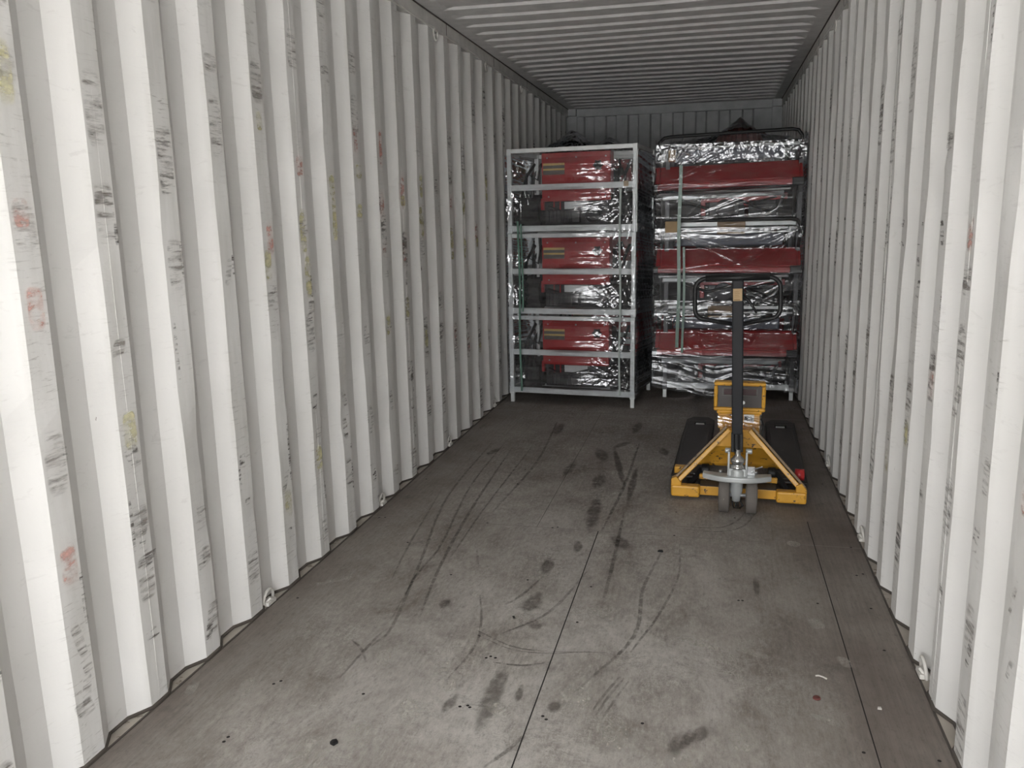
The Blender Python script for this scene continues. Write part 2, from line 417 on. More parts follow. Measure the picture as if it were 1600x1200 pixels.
# tyre marks
for pts, w in [([(770,690),(700,775),(660,870),(615,975),(580,1010)], .016), ([(790,690),(735,760),(690,850),(650,900),(610,970)], .014),
    ([(800,700),(740,790),(690,880),(655,965)], .018), ([(1035,860),(1005,920),(990,995),(900,1080)], .018),([(1062,850),(1060,900),(1030,960),(1000,1000),(985,1020)], .012),
    ([(750,930),(752,970),(742,1010),(700,1060)], .012), ([(745,985),(800,1010),(860,1018),(960,1020)], .010), ([(745,992),(800,1015),(860,1021),(930,1018)], .007),
    ([(550,1000),(565,1015),(572,1035)], .014), ([(850,900),(815,930),(790,945)], .016), ([(920,890),(860,955),(785,990)], .016),([(600,985),(575,1010),(530,1060)], .014),
    ([(820,1150),(790,1175),(755,1200)], .016), ([(1165,800),(1150,815),(1120,825),(1055,822)], .012), ([(1180,803),(1160,823),(1120,831),(1050,825)], .012),
    ([(975,1060),(950,1090),(930,1120)], .012), ([(968,1058),(945,1085),(925,1112)], .012), ([(982,1065),(962,1092),(940,1125)], .010),
    ([(745,860),(748,885)], .012), ([(690,765),(640,850),(612,905)], .012), ([(770,1035),(815,1040),(860,1035)], .012), ([(975,800),(960,870),(940,950)], .02),
    ([(830,700),(760,790),(705,870)], .012), ([(870,660),(840,720),(770,800)], .02), ([(1000,690),(975,760),(940,830)], .02)]:
    ribbon([fp(*p) for p in pts], w, 4)
# pale dusty patches
for (px, py, w, l, a) in [(1155,1160,.085,.12,.2),(385,1075,.06,.14,.3),(520,908,.045,.20,-.9),(660,848,.05,.17,-.8),(688,1045,.07,.12,.1),(700,1070,.06,.10,.5),(810,970,.04,.12,.4),
    (1245,905,.05,.12,.6),(1275,975,.06,.10,.2),(1090,1005,.05,.18,1.2),(1110,1012,.04,.22,1.3),(1085,1045,.05,.1,.4),(300,1075,.04,.10,.3),(870,860,.04,.12,1.2),(985,880,.04,.10,1.2),
    (1130,905,.05,.04,.5),(1175,1020,.05,.16,1.1),(940,960,.05,.15,.9),(560,1150,.10,.14,.2),(640,1110,.08,.16,.5),(480,1180,.12,.18,.4),(745,930,.04,.1,.9),(770,890,.05,.14,.7),
    (900,1090,.12,.16,.3),(960,1150,.1,.15,.3),(1320,1035,.05,.08,.3),(1240,850,.06,.08,.3),(780,1110,.06,.14,.8),(1290,1125,.04,.10,1.0),(1065,1190,.1,.1,.1),(600,1030,.07,.16,.6)]:
    x, y = fp(px, py); stain(x, y, l, w, a, 5)
# screw heads countersunk in the boards
for _ in range(150):
    x = random.choice([.06, .30, .62, .95, 1.20, 1.5, 1.8, 2.08, 2.27])+random.uniform(-.02,.02); y = random.choice(np.arange(1.0, 9.5, .305))+random.uniform(-.02,.02)
    r = .0055; z = nz(); n = len(fl.v)
    fl.v += [(x+r*math.cos(k*PI/4), y+r*math.sin(k*PI/4), z) for k in range(8)]; fl.face(range(n, n+8), 1)
floor = fl.build('floor', floor_mats, fix=False); tag(floor, kind='structure')

# ------------------------------------------------------------------ side walls
ZB, ZT = 0.008, 2.588
def wall(name, side, y_phase, pitch, mat):
    """trapezoidal corrugation; y_phase = start of one inner flat"""
    mb = MB(); s = 1 if side == 'left' else -1; X0 = 0.0 if side == 'left' else W
    flat, slope, depth = .082, .066, .038; rec = pitch-flat-2*slope
    k0 = math.floor((Y0-y_phase)/pitch)-0; cols = []
    k = k0
    while True:
        a = y_phase+k*pitch
        for (dy, dep) in ((0, 0), (flat, 0), (flat+slope, depth), (flat+slope+rec, depth)):
            cols.append((a+dy, dep, k))
        k += 1
        if y_phase+k*pitch > Y1+.1: break
    cols = [c for c in cols if Y0-.12 < c[0] < Y1+.02]
    NR = 44; zs = [ZB+(ZT-ZB)*i/NR for i in range(NR+1)]
    grid = []
    for ci, (y, dep, k) in enumerate(cols):
        ph = random.uniform(0, 6); col = []
        dent = [(random.uniform(.2, 2.3), random.uniform(-.011, .011), random.uniform(.05, .16)) for _ in range(3)]
        for z in zs:
            wv = .0015*math.sin(3*z+ph)+.0008*math.sin(11*z+ph*2)
            dd = sum(a*math.exp(-((z-zz)/sg)**2) for zz, a, sg in dent) if dep == 0 else 0
            x = X0 - s*(dep + .0012*math.sin(2.1*z+y*3)) - s*max(0, abs(dd)*.6)
            mb.v.append((x, y+wv+dd*.45, z)); col.append(len(mb.v)-1)
        grid.append(col)
    for i in range(len(grid)-1):
        for j in range(NR):
            mb.face((grid[i][j], grid[i+1][j], grid[i+1][j+1], grid[i][j+1]), 0)
    # welded sheet joints, a thin raised bead down the middle of every fourth rib
    for (y, dep, k) in cols[:]:
        if dep == 0 and (k-1) % 4 == 0 and abs((y-y_phase)/pitch-round((y-y_phase)/pitch)) < .01:
            mb.tube([(X0+s*.0002, y+flat*.5+.002*math.sin(z*4), z) for z in zs[::4]], .0007, 6)
    # scuffs and chalk on the proud ribs (the same skin of paint)
    def mark(y, z, w, h, mi, lean=0):
        xx = X0 + s*(.0012+.0004*random.random())
        P = [(xx, y-w/2-lean*h/2, z-h/2), (xx, y+w/2-lean*h/2, z-h/2), (xx, y+w/2+lean*h/2, z+h/2), (xx, y-w/2+lean*h/2, z+h/2)]
        mb.quad(P, mi, [(0,0),(1,0),(1,1),(0,1)])
    ribs = sorted({c[2] for c in cols if c[1] == 0})
    for k in ribs:
        a = y_phase+k*pitch; c = a+flat/2
        if a < .5 or a+flat > Y1: continue
        if side == 'left':
            for _ in range(random.randint(3, 6)): mark(c+random.uniform(-.02,.02), abs(random.gauss(.55, .4))+.05, random.uniform(.03,.07), random.uniform(.02,.12), random.choice([1,2,2]), random.uniform(-.5,.5))
            for _ in range(random.randint(3, 6)): mark(c, random.uniform(.1, 2.4), flat*.95, random.uniform(.04,.22), 2)
            for _ in range(2): mark(a+random.choice([.004, flat-.006]), random.uniform(.2, 1.6), .016, random.uniform(.06,.22), 1)
            if random.random() < .75:
                for _ in range(3): mark(c+random.uniform(-.015,.015), random.uniform(1.2, 1.85), random.uniform(.04,.075), random.uniform(.05,.2), random.choice([3,4,4]))
            if random.random() < .5: mark(c, random.uniform(.3,1.1), .06, .12, random.choice([3,4]))
        else:
            for _ in range(random.randint(2, 4)): mark(c+random.uniform(-.02,.02), random.uniform(.1, 2.3), random.uniform(.02,.06), random.uniform(.02,.12), random.choice([1,2,2]), random.uniform(-.4,.4))
            for _ in range(3): mark(c, random.uniform(.1, 2.4), flat*.95, random.uniform(.05,.25), 2)
            mark(a+.004, random.uniform(.3, 2.2), .012, random.uniform(.08,.25), 1)
            if 3.0 < a < 5.2: mark(c, 1.345, .075, .018, 1, 1.6); mark(c, 1.42, flat*.8, .03, 1)
            if random.random() < .4: mark(c, random.uniform(.5,1.9), .05, .1, random.choice([3,4]))
    o = mb.build(name, [mat, M['m_dark'], M['m_soft'], M['m_red'], M['m_yellow']], fix=False)
    tag(o, kind='structure')
    return cols
cl = wall('wall_left', 'left', 1.72, .2925, M['wall_l'])
cr = wall('wall_right', 'right', 2.19, .2865, M['wall_r'])

# bottom rails with ledge and bead of sealant; top rails
def rails(side, cols, n):
    s = 1 if side == 'left' else -1; X0 = 0.0 if side == 'left' else W
    mb = MB(); xa, xb = sorted((X0-s*.09, X0-s*.0005)); mb.box((xa, Y0, -.05), (xb, Y1, .003), 0)
    pts = [(X0-s*(dep-.001), y, .007) for (y, dep, k) in cols]
    mb.tube(pts, .0065, 6, mat=1, caps=False)
    mb.box((min(X0-s*.0, X0+s*.006), Y0, .0), (max(X0-s*.0, X0+s*.006), Y1, .0035), 1)
    tag(mb.build('trim_%d' % n, [M['ledge'], M['sealant']]), kind='structure')
    mb = MB(); xa, xb = sorted((X0-s*.09, X0+s*.004)); mb.box((xa, Y0, ZT), (xb, Y1, H-.002), 0)
    xa, xb = sorted((X0-s*.06, X0+s*.001)); mb.box((xa, Y0, ZT-.01), (xb, Y1, ZT), 0)
    xa, xb = sorted((X0-s*.01, X0+s*.010)); mb.box((xa, Y0, H-.006), (xb, Y1, H+.001), 1)
    for y in (5.28, 6.45, 7.62): mb.box((X0+s*.0035 if s > 0 else X0-.0050, y, ZT), (X0+s*.0050 if s > 0 else X0-.0035, y+.008, H-.006), 1)
    tag(mb.build('trim_%d' % (n+1), [M['paint'], M['sealant']], bevel=.002), kind='structure')
rails('left', cl, 1); rails('right', cr, 3)

# ------------------------------------------------------------------ roof
rf = MB(); ph = 5.206; pit = .2225; dep = .0145
xs = [-.02, .085, .11, .15]+list(np.linspace(.2, W-.2, 9))+[W-.15, W-.11, W-.085, W+.02]
am = [0, 0, .55, 1]+[1]*9+[1, .55, 0, 0]
rows = []
k = int((Y0-ph)/pit)-1
while ph+k*pit < Y1:
    c = ph+k*pit
    for (dy, a) in ((-.079, 1 if 0 else 0), ):
        pass
    rows += [(c-.110, 0), (c-.092, 1), (c-.006, 1), (c+.006, 0)]
    k += 1
rows = [(Y0-.06, 0)]+[r for r in rows if Y0-.05 < r[0] < Y1+.0]+[(Y1+.06, 0)]
ridx = []
for (y, a) in rows:
    ridx.append([])
    for x, b in zip(xs, am):
        sag = .004*math.sin(x*2.2+y*1.7)+.003*math.sin(y*3.1)
        rf.v.append((x, y+(1-b)*0, H+a*b*dep+sag*(1 if b else 0))); ridx[-1].append(len(rf.v)-1)
for i in range(len(ridx)-1):
    for j in range(len(xs)-1):
        rf.face((ridx[i][j], ridx[i+1][j], ridx[i+1][j+1], ridx[i][j+1]), 0)
for (x, y, w) in ((1.33, 5.24, .028), (1.20, 5.42, .014)):
    rf.quad([(x-w, y-w*.4, H-.0055), (x+w, y-w*.4, H-.0055), (x+w, y+w*.4, H-.0055), (x-w, y+w*.4, H-.0055)], 1, [(0,0),(1,0),(1,1),(0,1)])
tag(rf.build('ceiling', [M['roof'], M['m_stain']], fix=False), kind='structure')

# ------------------------------------------------------------------ end wall
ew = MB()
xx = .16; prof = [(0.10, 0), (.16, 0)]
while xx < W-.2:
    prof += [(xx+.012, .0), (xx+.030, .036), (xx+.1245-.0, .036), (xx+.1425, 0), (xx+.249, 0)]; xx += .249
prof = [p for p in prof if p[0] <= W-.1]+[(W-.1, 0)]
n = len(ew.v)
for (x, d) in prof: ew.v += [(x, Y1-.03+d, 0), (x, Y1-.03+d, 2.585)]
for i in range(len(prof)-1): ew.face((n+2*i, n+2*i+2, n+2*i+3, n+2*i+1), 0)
tag(ew.build('wall_back', [M['paint_end_dim']], fix=False), kind='structure')
tr = MB()
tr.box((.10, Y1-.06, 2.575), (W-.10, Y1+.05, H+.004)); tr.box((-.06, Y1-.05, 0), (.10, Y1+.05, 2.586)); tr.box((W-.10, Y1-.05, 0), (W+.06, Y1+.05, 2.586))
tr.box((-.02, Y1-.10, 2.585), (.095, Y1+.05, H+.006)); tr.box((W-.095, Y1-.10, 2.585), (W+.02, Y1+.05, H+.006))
tag(tr.build('trim_5', M['paint_end_dim'], bevel=.004), kind='structure')
tr = MB()   # door frame behind the camera
tr.box((-.10, Y0-.12, -.05), (.02, Y0, H+.06)); tr.box((W-.02, Y0-.12, -.05), (W+.10, Y0, H+.06)); tr.box((-.1, Y0-.12, H-.06), (W+.1, Y0, H+.06)); tr.box((-.1, Y0-.12, -.12), (W+.1, Y0, .0))
tag(tr.build('trim_6', M['paint'], bevel=.004), kind='structure')
g = MB(); g.box((-30, Y0-45, -.30), (32, Y0-.12, -.125)); tag(g.build('ground', M['ground']), kind='structure')

# ------------------------------------------------------------------ lashing rings
def ring(side, y, z, label, group, up=False):
    s = 1 if side == 'left' else -1; X0 = 0 if side == 'left' else W
    mb = MB(); R = .036
    x = X0-s*.016
    if not up:
        pts = [(x+s*.006*math.sin(t)+s*.002, y+R*math.cos(t), z+.012+R*1.15*math.sin(t)) for t in np.linspace(-.35, PI+.35, 15)]
        mb.tube(pts, .0065, 8); mb.box((min(x-s*.012,x+s*.02), y-.030, z-.006), (max(x-s*.012,x+s*.02), y+.030, z+.010))
        mb.tube([(x+s*.0, y-.02, z+.004), (x+s*.016, y-.008, z+.02), (x+s*.018, y+.012, z+.008)], .006, 6)
    else:
        pts = [(x+s*.014, y+R*math.cos(t), z-.012-R*1.25*math.sin(t)) for t in np.linspace(-.35, PI+.35, 15)]
        mb.tube(pts, .006, 8); mb.box((min(x-s*.012,x+s*.02), y-.022, z-.012), (max(x-s*.012,x+s*.02), y+.022, z+.012))
    o = mb.build('lashing_ring', M['ring'], bevel=.002)
    # origin at the ring's own place
    me = o.data; me.transform(Matrix.Translation((-x, -y, -z))); o.location = (x, y, z)
    tag(o, label, 'lashing ring', group)
where = ['nearest the camera', 'second from the camera', 'third from the camera', 'beside the crates']
for i, w in enumerate(where): ring('left', 2.745+1.172*i, .008, 'white lashing ring at foot of left wall, '+w, 'lashing rings along the left floor edge')
wr = ['nearest the camera', 'second from the camera', 'level with the pallet truck']
for i, w in enumerate(wr): ring('right', 2.68+1.17*i, .008, 'white lashing ring at foot of right wall, '+w, 'lashing rings along the right floor edge')
for i, w in enumerate(['nearest the camera', 'second from the camera', 'farthest of three']):
    ring('left', 5.08+1.172*i, 2.582, 'white lashing ring under left roof rail, '+w, 'lashing rings under the left roof rail', True)
for i, w in enumerate(['the nearer one']):
    ring('right', 5.65+1.17*i, 2.582, 'white lashing ring hanging under the right roof rail', 'lashing rings under the right roof rail', True)

# ------------------------------------------------------------------ steel crates
def make_crate(w, d, mat, hh=.705, pmat=None, mid=True):
    pmat = pmat or mat
    root = empty('steel_crate')
    t = .034
    for (x, y) in ((0,0),(w-t,0),(0,d-t),(w-t,d-t)):
        p = MB(); p.box((x, y, .066), (x+t, y+t, hh)); p.box((x-.003, y-.003, .07), (x+t+.003, y+t+.003, .13))
        p.build('post', pmat, root, bevel=.002)
    for (z0, z1) in ((.08,.125), (.39,.435), (hh-.034, hh-.001)):
        if mid or z0 < .3 or z0 > .5:
            r = MB(); r.box((t, .004, z0), (w-t, .026, z1)); r.build('front_rail', mat, root, bevel=.003)
        r = MB(); r.box((t, d-.026, z0), (w-t, d-.004, z1)); r.build('rear_rail', mat, root, bevel=.003)
        for x in (.004, w-.026):
            r = MB(); r.box((x, t, z0), (x+.022, d-t, z1)); r.build('side_rail', mat, root, bevel=.003)
    each('base_slat', mat, root, [lambda b, y=y: b.box((t, y, .095), (w-t, y+.05, .115)) for y in (d*.3, d*.65)], .002)
    return root
def add_feet(root, w, d, mat, t=.034):
    each('foot', mat, root, [lambda b, x=x, y=y: b.box((x+.002, y+.002, 0), (x+t-.002, y+t-.002, .066)) for (x, y) in ((0,0),(w-t,0),(0,d-t),(w-t,d-t))], .002)

def rr_loop(x0, x1, z0, z1, y, r, n=6):
    pts = []
    for (cx, cz, a0) in ((x1-r, z1-r, 0), (x0+r, z1-r, PI/2), (x0+r, z0+r, PI), (x1-r, z0+r, 1.5*PI)):
        for k in range(n+1):
            a = a0+PI/2*k/n; pts.append((cx+r*math.cos(a), y, cz+r*math.sin(a)))
    return pts

def track_mesh(x0, x1, y0, y1, z0, z1, lug=.018):
    mb = MB(); r = (z1-z0)/2; path = []
    L = (y1-y0)-2*r
    for k in range(9): a = -PI/2-PI*k/8; path.append((y0+r+r*math.cos(a), z0+r+r*math.sin(a)))
    for k in range(9): a = PI/2-PI*k/8; path.append((y1-r+r*math.cos(a), z0+r+r*math.sin(a)))
    # resample
    P = [Vector((a, b)) for a, b in path]; P.append(P[0]); out = []
    for i in range(len(P)-1):
        seg = (P[i+1]-P[i]); ns = max(1, int(seg.length/.028))
        for k in range(ns): out.append(P[i]+seg*k/ns)
    N = len(out); c = Vector(((y0+y1)/2, (z0+z1)/2)); base = len(mb.v)
    for i, p in enumerate(out):
        t = (out[(i+1) % N]-out[i-1]).normalized(); nn = Vector((t.y, -t.x))
        if nn.dot(p-c) < 0: nn = -nn
        o = p+nn*(lug if i % 2 else 0); q = p-nn*.02
        for (x, w) in ((x0, o), (x1, o), (x1, q), (x0, q)): mb.v.append((x, w.x, w.y))
    for i in range(N):
        j = (i+1) % N
        for k in range(4): mb.face((base+4*i+k, base+4*i+(k+1) % 4, base+4*j+(k+1) % 4, base+4*j+k))
    return mb
def wheel_row(x0, x1, y0, y1, z0, z1):
    mb = MB(); r = (z1-z0)/2-.024
    for y, rr in ((y0+(z1-z0)/2, r), (y1-(z1-z0)/2, r)): mb.lathe((x0, y, (z0+z1)/2), [(rr*.3, 0), (rr, .002), (rr, x1-x0-.002), (rr*.3, x1-x0)], 18, 'x')
    n = 3
    for k in range(n): mb.lathe((x0, y0+(y1-y0)*(k+1)/(n+1), z0+.055), [(.03, .002), (.03, x1-x0-.002)], 12, 'x')
    return mb

# tracked mini dumper lying in the left crates, rear panel towards the door
def make_machine_rear():
    root = empty('mini_dumper')
    b = MB(); b.box((.27, .12, .125), (.77, .60, .30)); b.box((.30, .06, .14), (.56, .14, .24)); b.lathe((.66, .06, .20), [(.02,0),(.055,.0),(.06,.02),(.06,.08)], 16, 'y')
    b.box((.33, .16, .30), (.75, .58, .56)); b.tube([(.30,.10,.27),(.44,.07,.22),(.62,.08,.27),(.74,.10,.18)], .010, 6)
    for k in range(7): b.box((.31+.03*k, .05, .145), (.322+.03*k, .065, .235))
    b.build('chassis', M['blackbody'], root, bevel=.008)
    for (x0, x1) in ((.07, .235), (.80, .94)):
        t = track_mesh(x0, x1, .05, .68, .125, .345).build('rubber_track', M['black_matt'], root, bevel=.003)
        for y in (.16, .57): each('track_wheel', M['blackbody'], t, [lambda b, y=y: b.lathe((x0+.02, y, .235), [(.026, 0), (.086, .002), (.086, x1-x0-.042), (.026, x1-x0-.04)], 18, 'x')])
    p = MB(); p.box((.255, .085, .305), (.795, .097, .668)); p.box((.255, .097, .305), (.267, .20, .668)); p.box((.783, .097, .305), (.795, .20, .668)); p.box((.255,.097,.656),(.795,.20,.668))
    pn = p.build('rear_panel', M['red'], root, bevel=.005)
    l = MB()
    for (z0, z1, mi) in ((.575,.592,0),(.552,.575,1),(.538,.552,0),(.506,.538,1)): l.box((.268, .082, z0), (.438, .0852, z1), mi)
    l.build('warning_label', [M['lab_y'], M['lab_g']], pn)
    v = MB(); v.lathe((.70, .075, .565), [(.006,0),(.03,.002),(.033,.01)], 14, 'y')
    for k in range(6): a = k*PI/3; v.lathe((.70+.034*math.cos(a), .080, .565+.034*math.sin(a)), [(.006,0),(.008,.006)], 8, 'y')
    v.build('filler_cap', M['blackbody'], pn)
    each('panel_bolt', M['steel'], pn, [lambda b, x=x, z=z: b.lathe((x, .080, z), [(.004,0),(.007,.001),(.007,.006)], 8, 'y') for (x, z) in ((.30,.63),(.31,.34),(.76,.63),(.76,.34),(.53,.63))])
    each('bracket_tab', M['red'], root, [lambda b, x=x: b.box((x, .088, .235), (x+.009, .10, .31)) for x in (.345, .395)]
         + [lambda b: b.box((.24, .10, .24), (.262, .14, .33))], .002)
    q = MB(); q.box((.43, .10, .245), (.62, .104, .30)); q.lathe((.50,.096,.275),[(.003,0),(.005,.005)],8,'y'); q.build('step_plate', M['galv'], root, bevel=.002)
    each('control_lever', M['blackbody'], root, [lambda b, x=x: b.tube([(x,.10,.34),(x+.01,.12,.50),(x+.02,.30,.60)], .012, 8) for x in (.11, .17, .89)])
    each('cable', M['blackbody'], root, [lambda b: b.tube([(.08,.09,.34),(.14,.07,.52),(.22,.09,.47),(.24,.10,.58)], .009, 6), lambda b: b.tube([(.84,.08,.34),(.88,.06,.52),(.86,.09,.60)], .009, 6)])
    u = MB(); u.box((.195,.13,.36),(.215,.15,.62)); u.build('handle_stay', M['galv'], root, bevel=.002)
    return root

# the same kind of machine seen from its hopper end
def make_machine_front():
    root = empty('tracked_dumper')
    # local x 0..1.10, crate front at y=0
    hp = MB()
    # hopper front: shallow pressed tub, upper face leans back
    sec = [(-.115, .425), (.02, .555), (.05, .555), (.05, .40), (-.10, .40)]
    hp.prism(sec, .035, 1.06, 'yz')
    hp.prism([(-.115,.425),(.0,.54),(.02,.555),(.05,.555),(.05,.40)], .0, .035, 'yz')
    hp.prism([(-.09,.425),(.0,.53),(.02,.545),(.05,.545),(.05,.41)], 1.06, 1.085, 'yz')
    hop = hp.build('hopper', M['red'], root, bevel=.008)
    lp = MB(); lp.box((-.01, -.145, .372), (1.01, -.09, .418)); lp.build('hopper_lip', M['red_dark'], hop, bevel=.010)
    each('corner_guard', M['blackbody'], hop, [lambda b: b.box((1.00, -.15, .365), (1.088, -.06, .425)), lambda b: b.box((-.02, -.152, .368), (.02, -.085, .420))], .01)
    tr_ = MB(); tr_.box((.02, -.10, .335), (1.0, -.04, .355)); tr_.box((.05, -.085, .30), (.95, -.06, .335)); tr_.build('front_tray', M['galv'], root, bevel=.006)
    hb = MB()
    pts = [(.03, -.085, .60), (.03, -.085, .70), (.035, -.085, .735), (.07, -.085, .765), (.12, -.085, .772), (.55, -.085, .772), (1.0, -.085, .772), (1.045, -.085, .762), (1.07, -.085, .725), (1.072, -.085, .66), (1.06, -.07, .56)]
    hb.tube(pts, .013, 10)
    hb.tube([(.03,-.08,.69),(.3,-.08,.692),(.8,-.08,.692),(1.07,-.08,.69)], .009, 8)
    hb.build('tube_frame', M['black'], root)
    b = MB(); b.box((.16, .06, .12), (.92, .60, .34)); b.box((.30, .10, .56), (.86, .60, .645)); b.box((.18,.0,.15),(.50,.08,.26)); b.box((.62,-.02,.14),(.9,.08,.24))
    b.tube([(.20,-.02,.29),(.4,-.05,.22),(.62,-.04,.28),(.85,-.02,.18)], .012, 8); b.tube([(.55,-.03,.30),(.70,-.06,.25),(.90,-.03,.29)], .008, 6)
    b.build('chassis', M['blackbody'], root, bevel=.01)
    e = MB(); e.lathe((.52,-.03,.22), [(.03,0),(.07,.005),(.075,.05),(.05,.09)], 18, 'y'); e.box((.40,-.01,.17),(.66,.05,.30)); e.build('engine_housing', M['engine'], root, bevel=.006)
    rb = MB(); rb.box((.34,-.02,.27),(.98,.0,.318)); rb.box((.34,-.02,.17),(.375,.02,.28)); rb.box((.66,-.02,.15),(.70,.01,.28)); rb.build('subframe', M['red'], root, bevel=.005)
    for (x0, x1) in ((.085, .20), (.90, 1.02)):
        t = track_mesh(x0, x1, .05, .68, .125, .345).build('rubber_track', M['black_matt'], root, bevel=.003)
    bs = MB(); bs.box((.14, -.05, .575), (.95, -.03, .665)); bs.build('front_cowl', M['blue'], root, bevel=.01)
    each('cable', M['steel'], root, [lambda b: b.tube([(.14,-.06,.60),(.19,-.10,.66),(.26,-.09,.63)], .008, 6), lambda b: b.tube([(.95,-.04,.30),(.90,-.06,.20),(.82,-.05,.16)], .012, 6)])
    return root

LEFT = (.075, 6.462, 0); LYAW = -.10
crL = make_crate(1.015, .74, M['galv'])
mcL = make_machine_rear()
lv_name = ['bottom', 'middle', 'top']
lv_lab = ['standing on the floor', 'between the bottom and top ones', 'topmost of its stack']
crates_left = []
for i in range(3):
    c = crL if i == 0 else copy_tree(crL)
    off = [0, .004, .010][i]
    c.location = (LEFT[0]+off, LEFT[1], .64*i); c.rotation_euler.z = LYAW
    tag(c, 'silver steel shipping crate in the left front stack, '+lv_lab[i], 'crate', 'steel crates of the left front stack')
    mm = mcL if i == 0 else copy_tree(mcL)
    mm.location = (LEFT[0]+off, LEFT[1], .64*i); mm.rotation_euler.z = LYAW
    tag(mm, 'red panelled black tracked machine inside the %s crate of the left front stack' % lv_name[i], 'machine', 'machines in the left front stack')
# second row behind it, seen through the gap and above
for i in range(3):
    c = copy_tree(crL); c.location = (.14, 7.50, .64*i); c.rotation_euler.z = -.02
    tag(c, 'steel crate in the second row behind the left stack, '+lv_lab[i], 'crate', 'steel crates of the left rear stack')
    mm = copy_tree(mcL); mm.location = (.14, 7.50, .64*i); mm.rotation_euler.z = -.02
    tag(mm, 'red and black machine in the %s crate of the left rear stack' % lv_name[i], 'machine', 'machines in the left rear stack')

RIGHT = (1.285, 6.80, 0)
M['galv_dark'] = simple('dark_steel_post', (.10, .10, .105), .45, .4)
crR = make_crate(1.02, .74, M['galv'], pmat=M['galv_dark'], mid=False); mcR = make_machine_front()
for i in range(3):
    c = crR if i == 0 else copy_tree(crR); c.location = (RIGHT[0]-.01, RIGHT[1], .645*i)
    tag(c, 'silver railed steel crate of the right front stack, '+lv_lab[i], 'crate', 'steel crates of the right front stack')
    mm = mcR if i == 0 else copy_tree(mcR); mm.location = (1.215, RIGHT[1], .645*i-(.018 if i == 2 else 0)); mm.rotation_euler.y = -.024 if i == 2 else 0
    tag(mm, ['red fronted tracked machine behind the pallet truck mast, lowest in the right stack', 'red fronted tracked machine at mid height of the right stack behind the truck handle', 'red fronted tracked machine on top of the right stack under crumpled film'][i], 'machine', 'machines in the right front stack')
for i in range(3):
    c = copy_tree(crR); c.location = (1.27, 7.85, .645*i)
    tag(c, ['lowest', 'middle', 'topmost'][i]+' steel crate in the second row behind the right front stack', 'crate', 'steel crates of the right rear stack')
    mm = copy_tree(mcR); mm.location = (1.20, 7.85, .645*i)
    tag(mm, 'red and black machine in the %s crate of the right rear stack' % lv_name[i], 'machine', 'machines in the right rear stack')

for o in [x for x in scene.objects if x.name.startswith('steel_crate') and x.location.z < .01]:
    add_feet(o, 1.015 if o.location.x < 1 else 1.02, .74, M['galv'])
# ------------------------------------------------------------------ stretch film
def vnoise(x, seed, n=4096):
    """smooth 1D value noise, vectorised"""
    r = np.random.default_rng(seed).uniform(-1, 1, n); i = np.floor(x).astype(int); f = x-i; f = f*f*(3-2*f)
    return r[i % n]*(1-f)+r[(i+1) % n]*f
def vnoise2(x, y, seed):
    r = np.random.default_rng(seed).uniform(-1, 1, (256, 256)); i = np.floor(x).astype(int); j = np.floor(y).astype(int)
    fx = x-i; fy = y-j; fx = fx*fx*(3-2*fx); fy = fy*fy*(3-2*fy)
    a = r[i % 256, j % 256]; b = r[(i+1) % 256, j % 256]; c = r[i % 256, (j+1) % 256]; d = r[(i+1) % 256, (j+1) % 256]
    return (a*(1-fx)+b*fx)*(1-fy)+(c*(1-fx)+d*fx)*fy
def fan(X, Z, ox, oz, dens, amp, seed, reach=1.2, a0=None, aw=None, cords=1.0):
    th = np.arctan2(Z-oz, X-ox); r = np.hypot(X-ox, Z-oz)
    h = vnoise(th*dens+100, seed)+.5*vnoise(th*dens*2.3+300, seed+1)
    h = np.sign(h)*np.abs(h)**1.4
    w = np.clip(r/.10, 0, 1)*np.exp(-(r/reach)**2)
    if a0 is not None:
        d = np.abs((th-a0+PI) % (2*PI)-PI); w = w*np.exp(-(d/aw)**4)
    g = vnoise(th*dens*1.9+500, seed+7); cord = (1-np.abs(g))**9*(vnoise(th*dens*.9+700, seed+9) > -.25)
    return (amp*h*np.clip(r*3.5, .2, 1) - cords*cord*.0042)*w
def crinkle(X, Z, sc, amp, seed):
    a = 1-np.abs(vnoise2(X*sc+37, Z*sc+11, seed)); b = 1-np.abs(vnoise2(X*sc*2.1+Z*sc+5, Z*sc*1.9-X*sc*.7+50, seed+3))
    return amp*(a*a+.6*b*b-.8)

